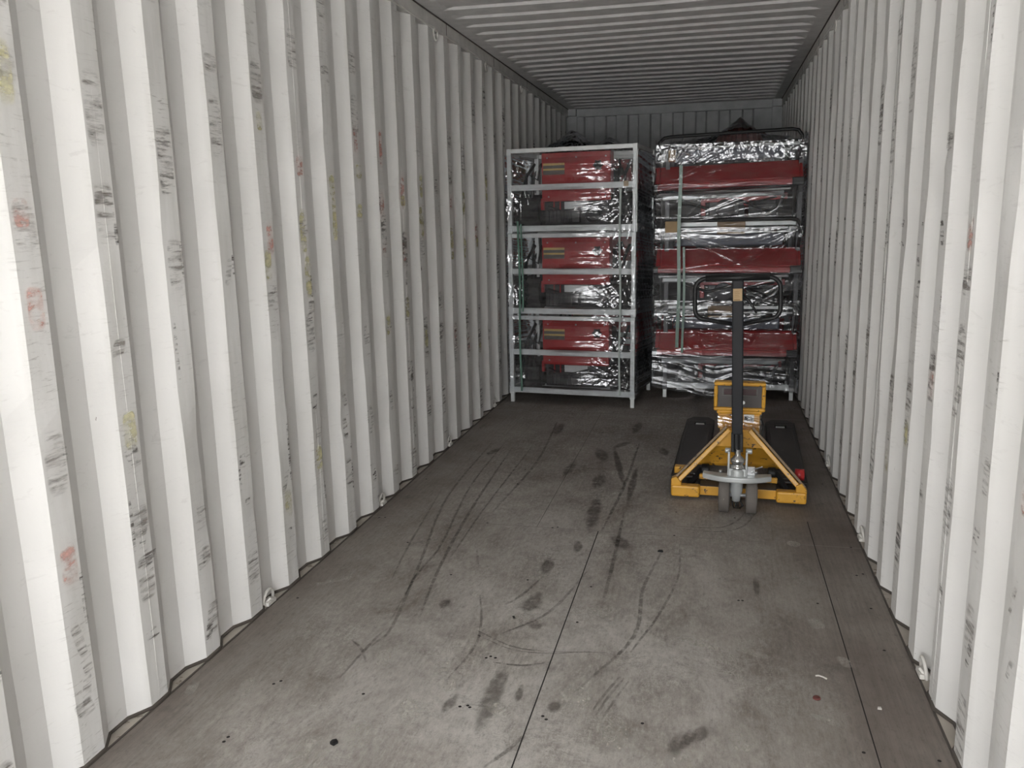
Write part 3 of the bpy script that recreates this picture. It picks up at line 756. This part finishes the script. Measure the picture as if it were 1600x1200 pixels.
def film_sheet(name, mat, x0, x1, z0, z1, hfun, origin, yaw, depth, step=.006, zstep=.0045, bottom=None, parent=None):
    """front sheet with wrinkles plus the two side sheets, ONE mesh"""
    mb = MB()
    xs = np.arange(x0, x1+1e-6, step); zs = np.arange(z0, z1+1e-6, zstep)
    X, Z = np.meshgrid(xs, zs); Y = hfun(X, Z)
    if bottom is not None:
        fb = bottom(X[0]); k = np.clip((Z-z0)/(.30), 0, 1); Z = Z + (fb[None, :]-z0)*(1-k)
    nzr, nxc = X.shape
    side = np.linspace(0.02, depth, 24); 
    P = np.stack([X, Y, Z], -1)
    # side columns
    sl = np.zeros((nzr, len(side), 3)); sr = np.zeros((nzr, len(side), 3))
    for j, d in enumerate(side):
        wz = .004*vnoise(Z[:, 0]*30+d*40, 5)+.003*vnoise(Z[:, 0]*90+7*d, 6)
        sl[:, j] = np.stack([np.full(nzr, x0-.004)+wz, Y[:, 0]+d, Z[:, 0]], -1)
        sr[:, j] = np.stack([np.full(nzr, x1+.004)-wz, Y[:, -1]+d, Z[:, -1]], -1)
    A = np.concatenate([sl[:, ::-1], P, sr], 1)
    c, s = math.cos(yaw), math.sin(yaw)
    xx = A[..., 0]*c-A[..., 1]*s; yy = A[..., 0]*s+A[..., 1]*c
    A = np.stack([xx, yy, A[..., 2]], -1)
    h, w = A.shape[:2]
    V = A.reshape(-1, 3); idx = np.arange(h*w).reshape(h, w)
    F = np.stack([idx[:-1, :-1], idx[:-1, 1:], idx[1:, 1:], idx[1:, :-1]], -1).reshape(-1, 4)
    me = bpy.data.meshes.new(name); me.from_pydata(V.tolist(), [], F.tolist())
    me.materials.append(mat); me.polygons.foreach_set('use_smooth', [True]*len(me.polygons)); me.update()
    o = bpy.data.objects.new(name, me); COL.objects.link(o); o.location = origin
    if parent: o.parent = parent
    return o

def h_left(X, Z):
    # pressed flat on the rails, drawn in between them, bulging where the machine pushes out
    rails_z = [.11, .41, .62, .755, 1.055, 1.265, 1.40, 1.70, 1.915]
    d = np.min([np.abs(Z-r) for r in rails_z], 0)
    y = -.008+.020*np.clip((d-.02)/.09, 0, 1)*np.clip(X*8, 0, 1)*np.clip((1.015-X)*8, 0, 1)
    y = y - .040*np.exp(-((X-.50)/.24)**2)*np.clip((d-.01)/.05, 0, 1)
    right = np.clip((X-.42)/.35, 0, 1); left = np.clip((.40-X)/.25, 0, 1)
    w = np.zeros_like(X); ins = np.clip((d-.012)/.03, 0.12, 1)
    for (ox, oz, sd) in ((1.03, 1.62, 1), (1.03, 1.32, 2), (1.03, 1.02, 3), (1.03, .70, 4), (1.02, .42, 5), (1.02, .14, 6), (1.02, 1.88, 7)):
        w += fan(X, Z, ox, oz, 13, .0034, 10+sd, .42)*right
    w += vnoise(Z*42+3*vnoise(X*2+9, 77), 60)*.0016*(.25+right)
    for (ox, oz, sd) in ((.22, 1.42, 1), (.05, 1.0, 2), (.10, 1.78, 3), (.2, .5, 4)):
        w += fan(X, Z, ox, oz, 10, .0036, 40+sd, .35)*(.25+left)
    n5 = vnoise(Z*33+4*vnoise(X*1.5+3, 78)+X*1.5, 79); w -= .0042*(1-np.abs(n5))**8*right
    w += crinkle(X, Z, 24, .0028, 8)*np.clip((Z-1.55)/.2, 0, 1)*np.clip((1.05-X), 0, 1)
    w += crinkle(X, Z, 30, .0016, 18)*left
    w += crinkle(X, Z, 11, .0016, 28)
    return y+w*ins
fL = film_sheet('stretch_film', M['film'], -.005, 1.02, .085, 1.94, h_left, LEFT, LYAW, .75)
tag(fL, 'clear stretch film wrapped around the left front stack of silver crates', 'plastic film')

def h_right(X, Z):
    y = np.zeros_like(X)
    zz = np.array([.06, .16, .34, .385, .42, .55, .62, .70, .80, .98, 1.03, 1.065, 1.20, 1.28, 1.36, 1.44, 1.62, 1.67, 1.71, 1.84, 1.93, 1.99, 2.06])
    yy = np.array([-.03, -.06, -.135, -.165, -.15, -.095, -.11, -.115, -.09, -.135, -.165, -.15, -.09, -.11, -.115, -.09, -.135, -.165, -.15, -.10, -.10, -.105, -.07])
    y = np.interp(Z, zz, yy)
    w = np.zeros_like(X); up = np.clip((Z-1.78)/.12, 0, 1)
    for (ox, oz, sd, de, am, a0, aw) in ((.0, 1.67, 1, 13, 0.0050, .6, .7), (.17, 1.40, 2, 15, 0.0055, .45, .55), (.13, 1.33, 3, 12, 0.0060, -.35, .45), (1.08, 1.36, 4, 11, 0.0050, -2.6, .5), (1.09, 1.02, 5, 14, 0.0060, -2.55, .6), (.02, 1.02, 6, 15, 0.0040, 0, .5),
                 (.02, .66, 7, 15, 0.0040, .1, .5), (.0, .38, 8, 18, 0.0030, 0, .5), (.48, .16, 9, 9, 0.0060, 2.5, .9), (.52, .10, 10, 9, 0.0060, .6, .9), (.10, .30, 11, 15, 0.0030, -.2, .5), (1.05, .72, 12, 15, 0.0040, 3.1, .5)):
        w += fan(X, Z, ox, oz, de, am, 70+sd, .65, a0, aw)
    w += vnoise(Z*40+2*vnoise(X*2+4, 31), 33)*.0014
    w += crinkle(X, Z, 18, .0045, 51)*up + crinkle(X, Z, 11, .0018, 52)
    return y-.006+w
def h_band(zlo, zhi, sd):
    def f(X, Z):
        y = np.interp(Z, [.06, .16, .34, .385, .42, .55, .62, .70, .80, .98, 1.03, 1.065, 1.20, 1.58, 1.62, 1.67, 1.71, 1.84], [-.150, -.155, -.150, -.165, -.15, -.095, -.11, -.115, -.09, -.135, -.165, -.15, -.09, -.09, -.135, -.165, -.15, -.10])-.022
        w = vnoise(Z*38+3*vnoise(X*2+sd, sd)+1.2*X, sd+1)*.0030 - .0055*(1-np.abs(vnoise(Z*30+2.5*vnoise(X*1.3+sd, sd+2), sd+3)))**7 + crinkle(X, Z, 9, .003, sd+4)
        return y+w
    return f
def bot_r(x): return .17-.10*np.exp(-((x-.50)/.10)**2)-.03*np.abs(np.sin(x*9))-.02*np.sin(x*23)
fR = film_sheet('stretch_film', M['film_dense'], -.012, 1.092, .10, 2.045, h_right, (1.215, RIGHT[1], 0), 0, .80, bottom=bot_r)
tag(fR, 'crumpled clear stretch film wrapped around the right front stack', 'plastic film')

for (a, b, sd, bt) in ((.135, .41, 400, lambda x: .12-.075*np.exp(-((x-.45)/.12)**2)-.03*np.sin(x*7)), (.90, 1.035, 410, lambda x: .93-.04*x+.012*np.sin(x*12)), (1.56, 1.68, 420, lambda x: 1.58+.012*np.sin(x*11))):
    film_sheet('film_overlap', M['film_fold'], -.02, 1.092, a, b, h_band(a, b, sd), (0, 0, 0), 0, .1, parent=fR, bottom=bt)
def cap_film(name, x0, x1, y0, y1, zb, peaks, mat, label, col=None):
    mb = MB(); xs = np.linspace(x0, x1, 90); ys = np.linspace(y0, y1, 60); X, Y = np.meshgrid(xs, ys)
    Z = np.full_like(X, zb)
    for (px, py, h, s) in peaks: Z = np.maximum(Z, zb+h*np.exp(-(np.hypot((X-px), (Y-py)*.8)/s)**1.2))
    Z += crinkle(X, Y, 16, .008, 90)
    for (px, py, h, s) in peaks: Z += fan(X, Y, px, py, 14, .014, 95, .5)
    V = np.stack([X, Y, Z], -1).reshape(-1, 3); idx = np.arange(V.shape[0]).reshape(X.shape)
    F = np.stack([idx[:-1, :-1], idx[:-1, 1:], idx[1:, 1:], idx[1:, :-1]], -1).reshape(-1, 4)
    me = bpy.data.meshes.new(name); me.from_pydata(V.tolist(), [], F.tolist()); me.materials.append(mat)
    me.polygons.foreach_set('use_smooth', [True]*len(me.polygons)); me.update()
    o = bpy.data.objects.new(name, me); COL.objects.link(o); tag(o, label, 'plastic film'); return o
cap_film('stretch_film', .12, 1.12, 7.50, 8.22, 1.985, [(.40, 7.7, .24, .26), (.72, 7.8, .17, .24)], M['film'], 'clear film peaked over the top of the left rear stack')
cap_film('stretch_film', 1.24, 2.28, 7.80, 8.60, 2.10, [(1.85, 7.95, .20, .16)], M['film'], 'clear film peaked over the top of the right rear stack')

# things on top of the rear right stack: a red folded cover
mb = MB()
for i in range(9):
    a = i/8; mb.tube([(1.66+.38*a, 7.92, 2.07+.0*a), (1.68+.34*a, 8.0, 2.13+.10*math.sin(PI*a)), (1.70+.30*a, 8.12, 2.10)], .022, 8)
o = mb.build('folded_cover', M['capred']); tag(o, 'dark red folded cover lying on top of the right rear stack', 'cover')

# strapping bands
def strap(x, z0, z1, ys, wdt, mat, label, group, yaw=0, org=(0,0)):
    mb = MB(); zs = np.linspace(z0, z1, 26); n = len(mb.v)
    c, s = math.cos(yaw), math.sin(yaw)
    for i, z in enumerate(zs):
        dx = .004*math.sin(z*7+x*9); y = ys(z)
        for dd in (0, .0012):
            for e in (-wdt/2, wdt/2):
                lx, ly = x+dx+e, y-dd
                mb.v.append((org[0]+lx*c-ly*s, org[1]+lx*s+ly*c, z))
    for i in range(len(zs)-1):
        a = n+4*i; b = a+4
        mb.face((a,a+1,b+1,b)); mb.face((a+2,b+2,b+3,a+3)); mb.face((a,b,b+2,a+2)); mb.face((a+1,a+3,b+3,b+1))
    o = mb.build('strapping_band', mat); tag(o, label, 'strap', group)
yl = lambda z: -.030
strap(.105, .10, 1.44, yl, .016, M['strap'], 'dark green plastic strap down the left end of the left front stack', 'straps on the left stack', LYAW, LEFT[:2])
strap(.132, .74, 1.42, lambda z: -.034, .013, M['strap'], 'short dark green strap beside the longer green strap on the left front stack', 'straps on the left stack', LYAW, LEFT[:2])
strap(.905, .10, 1.66, yl, .014, M['strap_p'], 'pale translucent strap down the right end of the left front stack', 'straps on the left stack', LYAW, LEFT[:2])
strap(1.395-1.215, .44, 1.83, lambda z: -.182, .026, M['strap'], 'wide green plastic strap down the left end of the right front stack', 'straps on the right stack', 0, (1.215, RIGHT[1]))
strap(1.435-1.215, .40, 1.22, lambda z: -.186, .018, M['strap'], 'narrow green strap just right of the wide green strap on the right front stack', 'straps on the right stack', 0, (1.215, RIGHT[1]))

# cardboard pads
def pad(c, d, mat, label):
    mb = MB(); mb.box((-d[0]/2,-d[1]/2,0), (d[0]/2,d[1]/2,d[2])); o = mb.build('cardboard_pad', mat, bevel=.003); o.location = c; tag(o, label, 'cardboard')
pad((1.78, 6.765, 1.29), (.21, .012, .135), M['card'], 'brown cardboard pad over the silver rails at mid height of the right front stack')
pad((1.72, 6.765, .655), (.20, .012, .13), M['card'], 'brown cardboard pad behind the truck handle loop on the right front stack')
pad((1.335, 6.675, 1.33), (.10, .05, .085), M['card_l'], 'pale cardboard corner pad at left of the right front stack, mid height')
pad((1.325, 6.76, 1.865), (.055, .05, .085), M['card_l'], 'pale cardboard corner pad at top left of the right front stack')
pad((1.012, 6.372, 1.680), (.035, .012, .040), M['card_l'], 'small tan cardboard piece on the right end of the upper silver rail')

# machine plates seen in the gap between the stacks
def plate(c, w, h, label, marks=True, mat=None):
    mb = MB(); mb.box((-w/2, 0, -h/2), (w/2, .004, h/2), 0)
    if marks: mb.box((-w*.25, -.001, -h*.05), (w*.25, .0005, h*.3), 1); mb.box((-w*.3, -.001, -h*.35), (w*.1, .0005, -h*.2), 1)
    o = mb.build('data_plate', [mat or M['lab_y'], M['ink']]); o.location = c; tag(o, label, 'plate')
# ------------------------------------------------------------------ pallet truck with scale
jack = empty('pallet_truck', (1.806, 4.295, 0), math.radians(-2.0))
tag(jack, 'yellow hand pallet truck with black mast, loop handle and weighing indicator', 'pallet truck')
def J(mb, name, mat, parent=None, bevel=.003): return mb.build(name, mat, parent or jack, bevel)
# local axes: x across, y away from the viewer
for s in (-1, 1):
    f = MB(); xa, xb = sorted((s*.165, s*.350))
    # fork: inverted channel with pointed tip and a roller window
    prof = [(xa, .16), (xb, .16), (xb, 1.40), (xb-.05, 1.475), (xa+.05, 1.475), (xa, 1.40)]
    n = len(f.v)
    wx0, wx1, wy0, wy1 = (xa+xb)/2-.036, (xa+xb)/2+.036, 1.26, 1.345
    zt, zb = .088, .030
    def top(x0, y0, x1, y1): f.box((x0, y0, zt-.008), (x1, y1, zt))
    top(xa, .10, xb, wy0); top(xa, wy0, wx0, wy1); top(wx1, wy0, xb, wy1); top(xa, wy1, xb, 1.40)
    f.prism([(xa, 1.40), (xb, 1.40), (xb-.04, 1.475), (xa+.04, 1.475)], zb+.01, zt, 'xy')
    f.box((xa, .10, zb), (xa+.008, 1.40, zt)); f.box((xb-.008, .10, zb), (xb, 1.40, zt))
    f.box((xa+.02, .14, zt), (xb-.02, 1.20, zt+.006))
    fk = J(f, 'fork', M['fork'])
    r = MB(); r.lathe(((xa+xb)/2-.03, 1.30, .037), [(.012, 0), (.037, .002), (.037, .058), (.012, .06)], 18, 'x'); J(r, 'load_roller', M['steel'], fk, 0)
    w = MB(); w.box((wx0+.008, wy0+.03, zt-.03), (wx1-.008, wy1-.02, zt-.006)); J(w, 'roller_guard', M['galv'], fk)
    # foot block at the front end and slanting brace
    ft = MB(); x0, x1 = sorted((s*.190, s*.337)); ft.box((x0, -.045, .018), (x1, .015, .078)); J(ft, 'foot_block', M['yellow'], None, .010)
    tw = MB(); x0, x1 = sorted((s*.285, s*.337)); tw.prism([(x0, .07), (x1, .07), (x1, .09), ((x0+x1)/2, .125), (x0, .11)], -.035, .010, 'xz'); J(tw, 'foot_gusset', M['yellow'], None, .003)
    br = MB(); br.bar((s*.312, -.015, .085), (s*.050, .075, .362), .024, .030, 0, up=(0, -1, .2)); bb = J(br, 'brace_bar', M['yellow'], None, .004)
    bt = MB(); bt.bar((s*.330, .005, .095), (s*.066, .092, .374), .012, .075, 0, up=(0, -1, .2)); J(bt, 'brace_flange', M['yellow_dark'], bb, .002)
    lk = MB(); lk.bar((s*.25, .03, .055), (s*.19, .16, .115), .028, .018); lk.lathe((s*.17-.02, .14, .12), [(.028,0),(.03,.04)], 14, 'x'); J(lk, 'lift_linkage', M['black'], None, .003)
# cross bars
c = MB(); c.box((-.192, .0, .020), (.192, .04, .070)); J(c, 'lower_cross_bar', M['yellow'], None, .004)
c = MB(); c.box((-.20, .10, .075), (.20, .135, .103)); J(c, 'upper_cross_bar', M['yellow'], None, .004)
c = MB(); c.box((-.192, .001, .0690), (.192, .14, .0715)); J(c, 'cross_bar_top', M['fork'], None, .001)
# frame plate between the braces
p = MB(); p.prism([(-.135, .265), (.135, .265), (.055, .36), (-.055, .36)], .085, .097, 'xz'); p.box((-.10, .10, .34), (.10, .24, .352))
J(p, 'frame_plate', M['yellow'], None, .003)
p = MB(); N = 8; base = []
for k in range(N+1):     # lower plate curves away under the frame
    a = k/N; z = .275-.165*a; y = .095+.16*math.sin(a*1.5); w = .125+.105*a
    base.append((w, y, z))
for t_ in (0, .008):
    for (w, y, z) in base: p.v += [(-w, y+t_, z), (w, y+t_, z)]
n_ = 2*(N+1)
for k in range(N):
    a = 2*k; p.face((a, a+1, a+3, a+2), smooth=True); p.face((n_+a, n_+a+2, n_+a+3, n_+a+1), smooth=True)
    p.face((a, a+2, n_+a+2, n_+a)); p.face((a+1, n_+a+1, n_+a+3, a+3))
p.face((0, n_, n_+1, 1)); p.face((2*N, 2*N+1, n_+2*N+1, n_+2*N))
J(p, 'lower_plate', M['yellow'], None, 0)
p = MB(); p.box((-.335, .14, .085), (-.27, .19, .125)); J(p, 'side_lug', M['yellow'], None, .006)
p = MB(); p.lathe((.285, .12, .125), [(.012,0),(.030,.002),(.030,.046),(.012,.048)], 18, 'x'); J(p, 'red_roller', M['red_dark'], None, 0)
# steering wheels
for x in (-.064, .068):
    w = MB(); w.lathe((x-.027, -.165, .088), [(.050, 0), (.080, .001), (.087, .005), (.088, .027), (.087, .049), (.080, .053), (.050, .054)], 36, 'x'); wh = J(w, 'steering_wheel', M['tyre'], None, 0)
    w = MB(); w.lathe((x-.029, -.165, .088), [(.012, 0), (.046, .001), (.046, .057), (.012, .058)], 20, 'x'); J(w, 'wheel_hub', M['steel'], wh, 0)
ax = MB(); ax.lathe((-.065, -.165, .088), [(.010, 0), (.010, .115)], 12, 'x'); J(ax, 'axle', M['steel'], None, 0)
# hydraulic pump and yoke
pm = MB(); pm.lathe((-.006, -.165, .055), [(.010, 0), (.020, .004), (.022, .03), (.030, .055), (.031, .10), (.036, .112)], 22)
J(pm, 'pump_body', M['silver'], None, 0)
yk = MB(); yk.box((-.046, -.21, .175), (.038, -.12, .235)); yk.lathe((-.004, -.185, .17), [(.036,0),(.040,.01),(.040,.055),(.034,.062)], 20)
yk.box((-.052, -.20, .185), (-.041, -.13, .32)); yk.box((.033, -.20, .185), (.044, -.13, .32))
yk.lathe((-.066, -.165, .316), [(.013,0),(.013,.026)], 12, 'x'); yk.lathe((.034, -.165, .316), [(.013,0),(.013,.030)], 12, 'x')
J(yk, 'pump_yoke', M['silver'], None, .003)
sp = MB(); sp.lathe((-.004, -.185, .230), [(.031,0),(.034,.004),(.034,.016),(.027,.020),(.027,.030),(.033,.034),(.033,.050),(.024,.060),(.014,.072),(.014,.10)], 20)
J(sp, 'pump_plunger', M['chrome'], None, 0)
# steering plate: half-moon casting above the wheels
pl = MB(); N = 24; pts = []
for k in range(N+1):
    t = -1+2*k/N; pts.append((-.006+.165*t, -.245+.055*abs(t)**2.2))
for k in range(N, -1, -1):
    t = -1+2*k/N; pts.append((-.006+.165*t, -.135-.03*(1-t*t)+.0))
pl.prism(pts, .172, .200, 'xy')
J(pl, 'steering_plate', M['silver'], None, .007)
lv = MB(); lv.box((.044, -.185, .20), (.080, -.165, .242)); lv.tube([(.060,-.178,.230),(.085,-.19,.238),(.115,-.20,.252)], .0035, 6); lv.lathe((.068, -.190, .215), [(.006,0),(.006,.01)], 10, 'y')
J(lv, 'release_valve', M['steel'], None, .002)
for (x, y) in ((-.085, -.16), (.085, -.15)):
    b = MB(); b.lathe((x, y, .199), [(.009,0),(.009,.010),(.006,.014)], 8); J(b, 'plate_bolt', M['steel'], None, 0)
ch = MB()
for k in range(6): ch.tube([(-.03+.008*k, -.14, .07), (-.02+.01*k+.01*math.sin(k*2), -.17, .035), (-.015+.006*k, -.145, .012)], .0035, 5)
J(ch, 'chain_tangle', M['black'], None, 0)
# mast and handle
HX = -.010
ms = MB(); ms.box((HX-.0265, -.192, .405), (HX+.0265, -.150, 1.158)); mast = J(ms, 'mast', M['charcoal'], None, .006)
m2 = MB(); m2.box((HX-.029, -.190, .315), (HX-.014, -.152, .41)); m2.box((HX+.012, -.190, .315), (HX+.028, -.152, .41)); m2.box((HX-.0145, -.165, .30), (HX+.0125, -.155, .41)); m2.box((HX+.002, -.186, .32), (HX+.007, -.16, .41)); J(m2, 'mast_fork', M['black'], mast, .003)
sb = MB(); sb.box((HX-.022, -.1945, 1.060), (HX+.020, -.192, 1.118), 0); sb.box((HX-.018, -.1950, 1.062), (HX+.010, -.1944, 1.068), 1)
for k in range(4): sb.box((HX-.016, -.1950, 1.078+.008*k), (HX+.008-.004*(k % 2), -.1944, 1.0805+.008*k), 1)
J(sb, 'mast_sticker', [M['card_l'], M['card']], mast, 0)
hd = MB(); zt_, zb_ = 1.168, .975
pts = []
def arc(cx, cz, r, a0, a1, n=8): return [(cx+r*math.cos(a0+(a1-a0)*k/n), -.171, cz+r*math.sin(a0+(a1-a0)*k/n)) for k in range(n+1)]
x0, x1 = HX-.200, HX+.194
top_pts = arc(x1-.055, zt_-.055, .055, 0, PI/2)[::-1]
right = [(x1, -.171, zt_-.12)] + arc(x1-.05, 1.02, .05, 0, -1.15)
pts = [(HX+.015, -.171, .945)] + right[1:][::-1] + [right[0]] + top_pts[::-1] 
pts += arc(x0+.055, zt_-.055, .055, PI/2, PI) + [(x0, -.171, zt_-.12)] + arc(x0+.05, 1.02, .05, PI, PI+1.15) + [(HX-.015, -.171, .945)]
hd.tube(pts, .011, 10); hd.tube([(x0+.05, -.171, zt_), (HX, -.171, zt_), (x1-.05, -.171, zt_)], .0155, 12)
J(hd, 'loop_handle', M['black'], mast, 0)
tl = MB(); tl.tube([(HX+.020, -.185, 1.085), (HX+.05, -.19, 1.06), (HX+.075, -.195, 1.02), (HX+.085, -.195, 1.00)], [.007,.008,.006,.004], 8); J(tl, 'release_lever', M['black'], mast, 0)
th_ = math.radians(-1.5); mast.rotation_euler = (0, th_, 0); mast.location = (-.40*math.sin(th_)+HX*(1-math.cos(th_)), 0, .40*(1-math.cos(th_))+HX*math.sin(th_))
# weighing indicator on its post
ib = MB(); 
hs = MB(); hs.box((-.112, .17, .343), (.102, .27, .452)); bx = J(hs, 'indicator_column', M['yellow'], None, .004)
def frame_box(mb, x0, x1, z0, z1, y0, y1, t):
    mb.box((x0, y0, z0), (x1, y1, z0+t)); mb.box((x0, y0, z1-t), (x1, y1, z1)); mb.box((x0, y0, z0+t), (x0+t, y1, z1-t)); mb.box((x1-t, y0, z0+t), (x1, y1, z1-t)); mb.box((x0+t, y1-.02, z0+t), (x1-t, y1, z1-t))
fb = MB(); frame_box(fb, -.136, .126, .446, .602, .13, .20, .020); fb.box((-.120, .135, .430), (.110, .21, .450)); ind = J(fb, 'weighing_indicator', M['yellow'], None, .009)
dp = MB(); dp.box((-.118, .148, 0.464), (.108, .155, 0.584)); J(dp, 'display_panel', M['panel'], ind, 0)
ld = MB(); ld.box((-.085, .1445, 0.533), (.078, .149, 0.565), 0)
J(ld, 'display_window', M['lcd'], ind, 0)
ld = MB()
for (a, b) in (((-.092,0.527),(.085,0.531)), ((-.092,0.567),(.085,0.571)), ((-.092,0.527),(-.088,0.571)), ((.081,0.527),(.085,0.571))): ld.box((a[0], .1445, a[1]), (b[0], .149, b[1]))
J(ld, 'window_bezel', M['lab_g'], ind, 0)
kb = MB(); kb.lathe((.014, .143, 0.492), [(.008,0),(.010,.002),(.010,.006)], 14, 'y'); J(kb, 'indicator_button', M['galv'], ind, 0)
lb = MB(); lb.box((.020, .1655, .382), (.072, .1665, .430)); lbo = J(lb, 'paper_label', M['lab_w'], bx, 0)
fc = bpy.data.curves.new('handwriting', 'FONT'); fc.body = '配件'; fc.size = .023; fc.extrude = .0004; fc.offset = .0006
fo = bpy.data.objects.new('handwriting', fc); COL.objects.link(fo)
dg = bpy.context.evaluated_depsgraph_get(); dg.update()
tm = bpy.data.meshes.new_from_object(fo.evaluated_get(dg)); tm.materials.clear(); tm.materials.append(M['ink'])
bpy.data.objects.remove(fo)
to = bpy.data.objects.new('handwriting', tm); COL.objects.link(to); to.parent = lbo
to.location = (.0225, .1649, .395); to.rotation_euler = (PI/2, 0, 0)
# torn film round the indicator column
def h_small(X, Z): return -.004+fan(X, Z, .0, .06, 12, .006, 200, .4)+crinkle(X, Z, 40, .0016, 201)+vnoise(Z*150+X*20, 203)*.0012
sf = film_sheet('film_wrap', M['film'], -.116, .106, .345, .420, h_small, (0, .165, 0), 0, .10, .004, .003, parent=bx)
# hose hanging beside it
hz = MB(); hz.tube([(.105,.25,.39),(.125,.22,.35),(.115,.20,.30),(.09,.18,.25)], .006, 8); J(hz, 'signal_cable', M['blackbody'], None, 0)

# ------------------------------------------------------------------ torn tail of film lying under the right stack
def h_tail(X, Z): return .02*vnoise(Z*20+X*8, 300)+crinkle(X, Z, 20, .006, 301)
mb = MB(); 
tl = [(1.60,6.60,.16),(1.57,6.58,.10),(1.52,6.60,.05),(1.44,6.68,.012),(1.36,6.72,.008)]
for i in range(len(tl)-1):
    a = Vector(tl[i]); b = Vector(tl[i+1]); w0 = [.05,.035,.02,.015,.01][i]; w1 = [.05,.035,.02,.015,.01][i+1]
    mb.quad([a+Vector((-w0,0,.01)), a+Vector((w0,0,-.01)), b+Vector((w1,0,-.004)), b+Vector((-w1,0,.006))])
o = mb.build('film_tail', M['film_dense'], fR); o.location = (-1.215, -RIGHT[1], 0)

# ------------------------------------------------------------------ litter on the boards
def bit(px, py, name, mat, label, cat, fn):
    x, y = fp(px, py); mb = MB(); fn(mb); o = mb.build(name, mat); o.location = (x, y, .0008); tag(o, label, cat)
bit(522, 1162, 'debris_chip', M['black'], 'black chip lying on the floor near the lower left wall', 'debris', lambda b: b.prism([(-.010,-.006),(.004,-.012),(.011,.003),(.002,.012),(-.008,.006)], 0, .008, 'xy'))
bit(1276, 1092, 'bottle_cap', M['capred'], 'maroon bottle cap lying on the floor towards the right wall', 'bottle cap', lambda b: b.lathe((0,0,0), [(.010,0),(.012,.001),(.011,.005),(.008,.006)], 16))
bit(1283, 1060, 'paper_curl', M['debris'], 'curled white strip on the floor above the bottle cap', 'debris', lambda b: b.tube([(-.016,.006,.003),(-.006,.010,.003),(.006,.004,.003),(.016,-.006,.003)], .0026, 6))
bit(1374, 1108, 'paper_scrap', M['debris'], 'tiny white scrap on the floor right of the bottle cap', 'debris', lambda b: b.prism([(-.006,-.004),(.006,-.005),(.005,.006),(-.004,.005)], 0, .004, 'xy'))
bit(1032, 862, 'debris_chip', M['black'], 'dark chip on the floor between two tyre marks below the pallet truck', 'debris', lambda b: b.prism([(-.012,-.006),(.012,-.008),(.008,.008),(-.006,.007)], 0, .006, 'xy'))
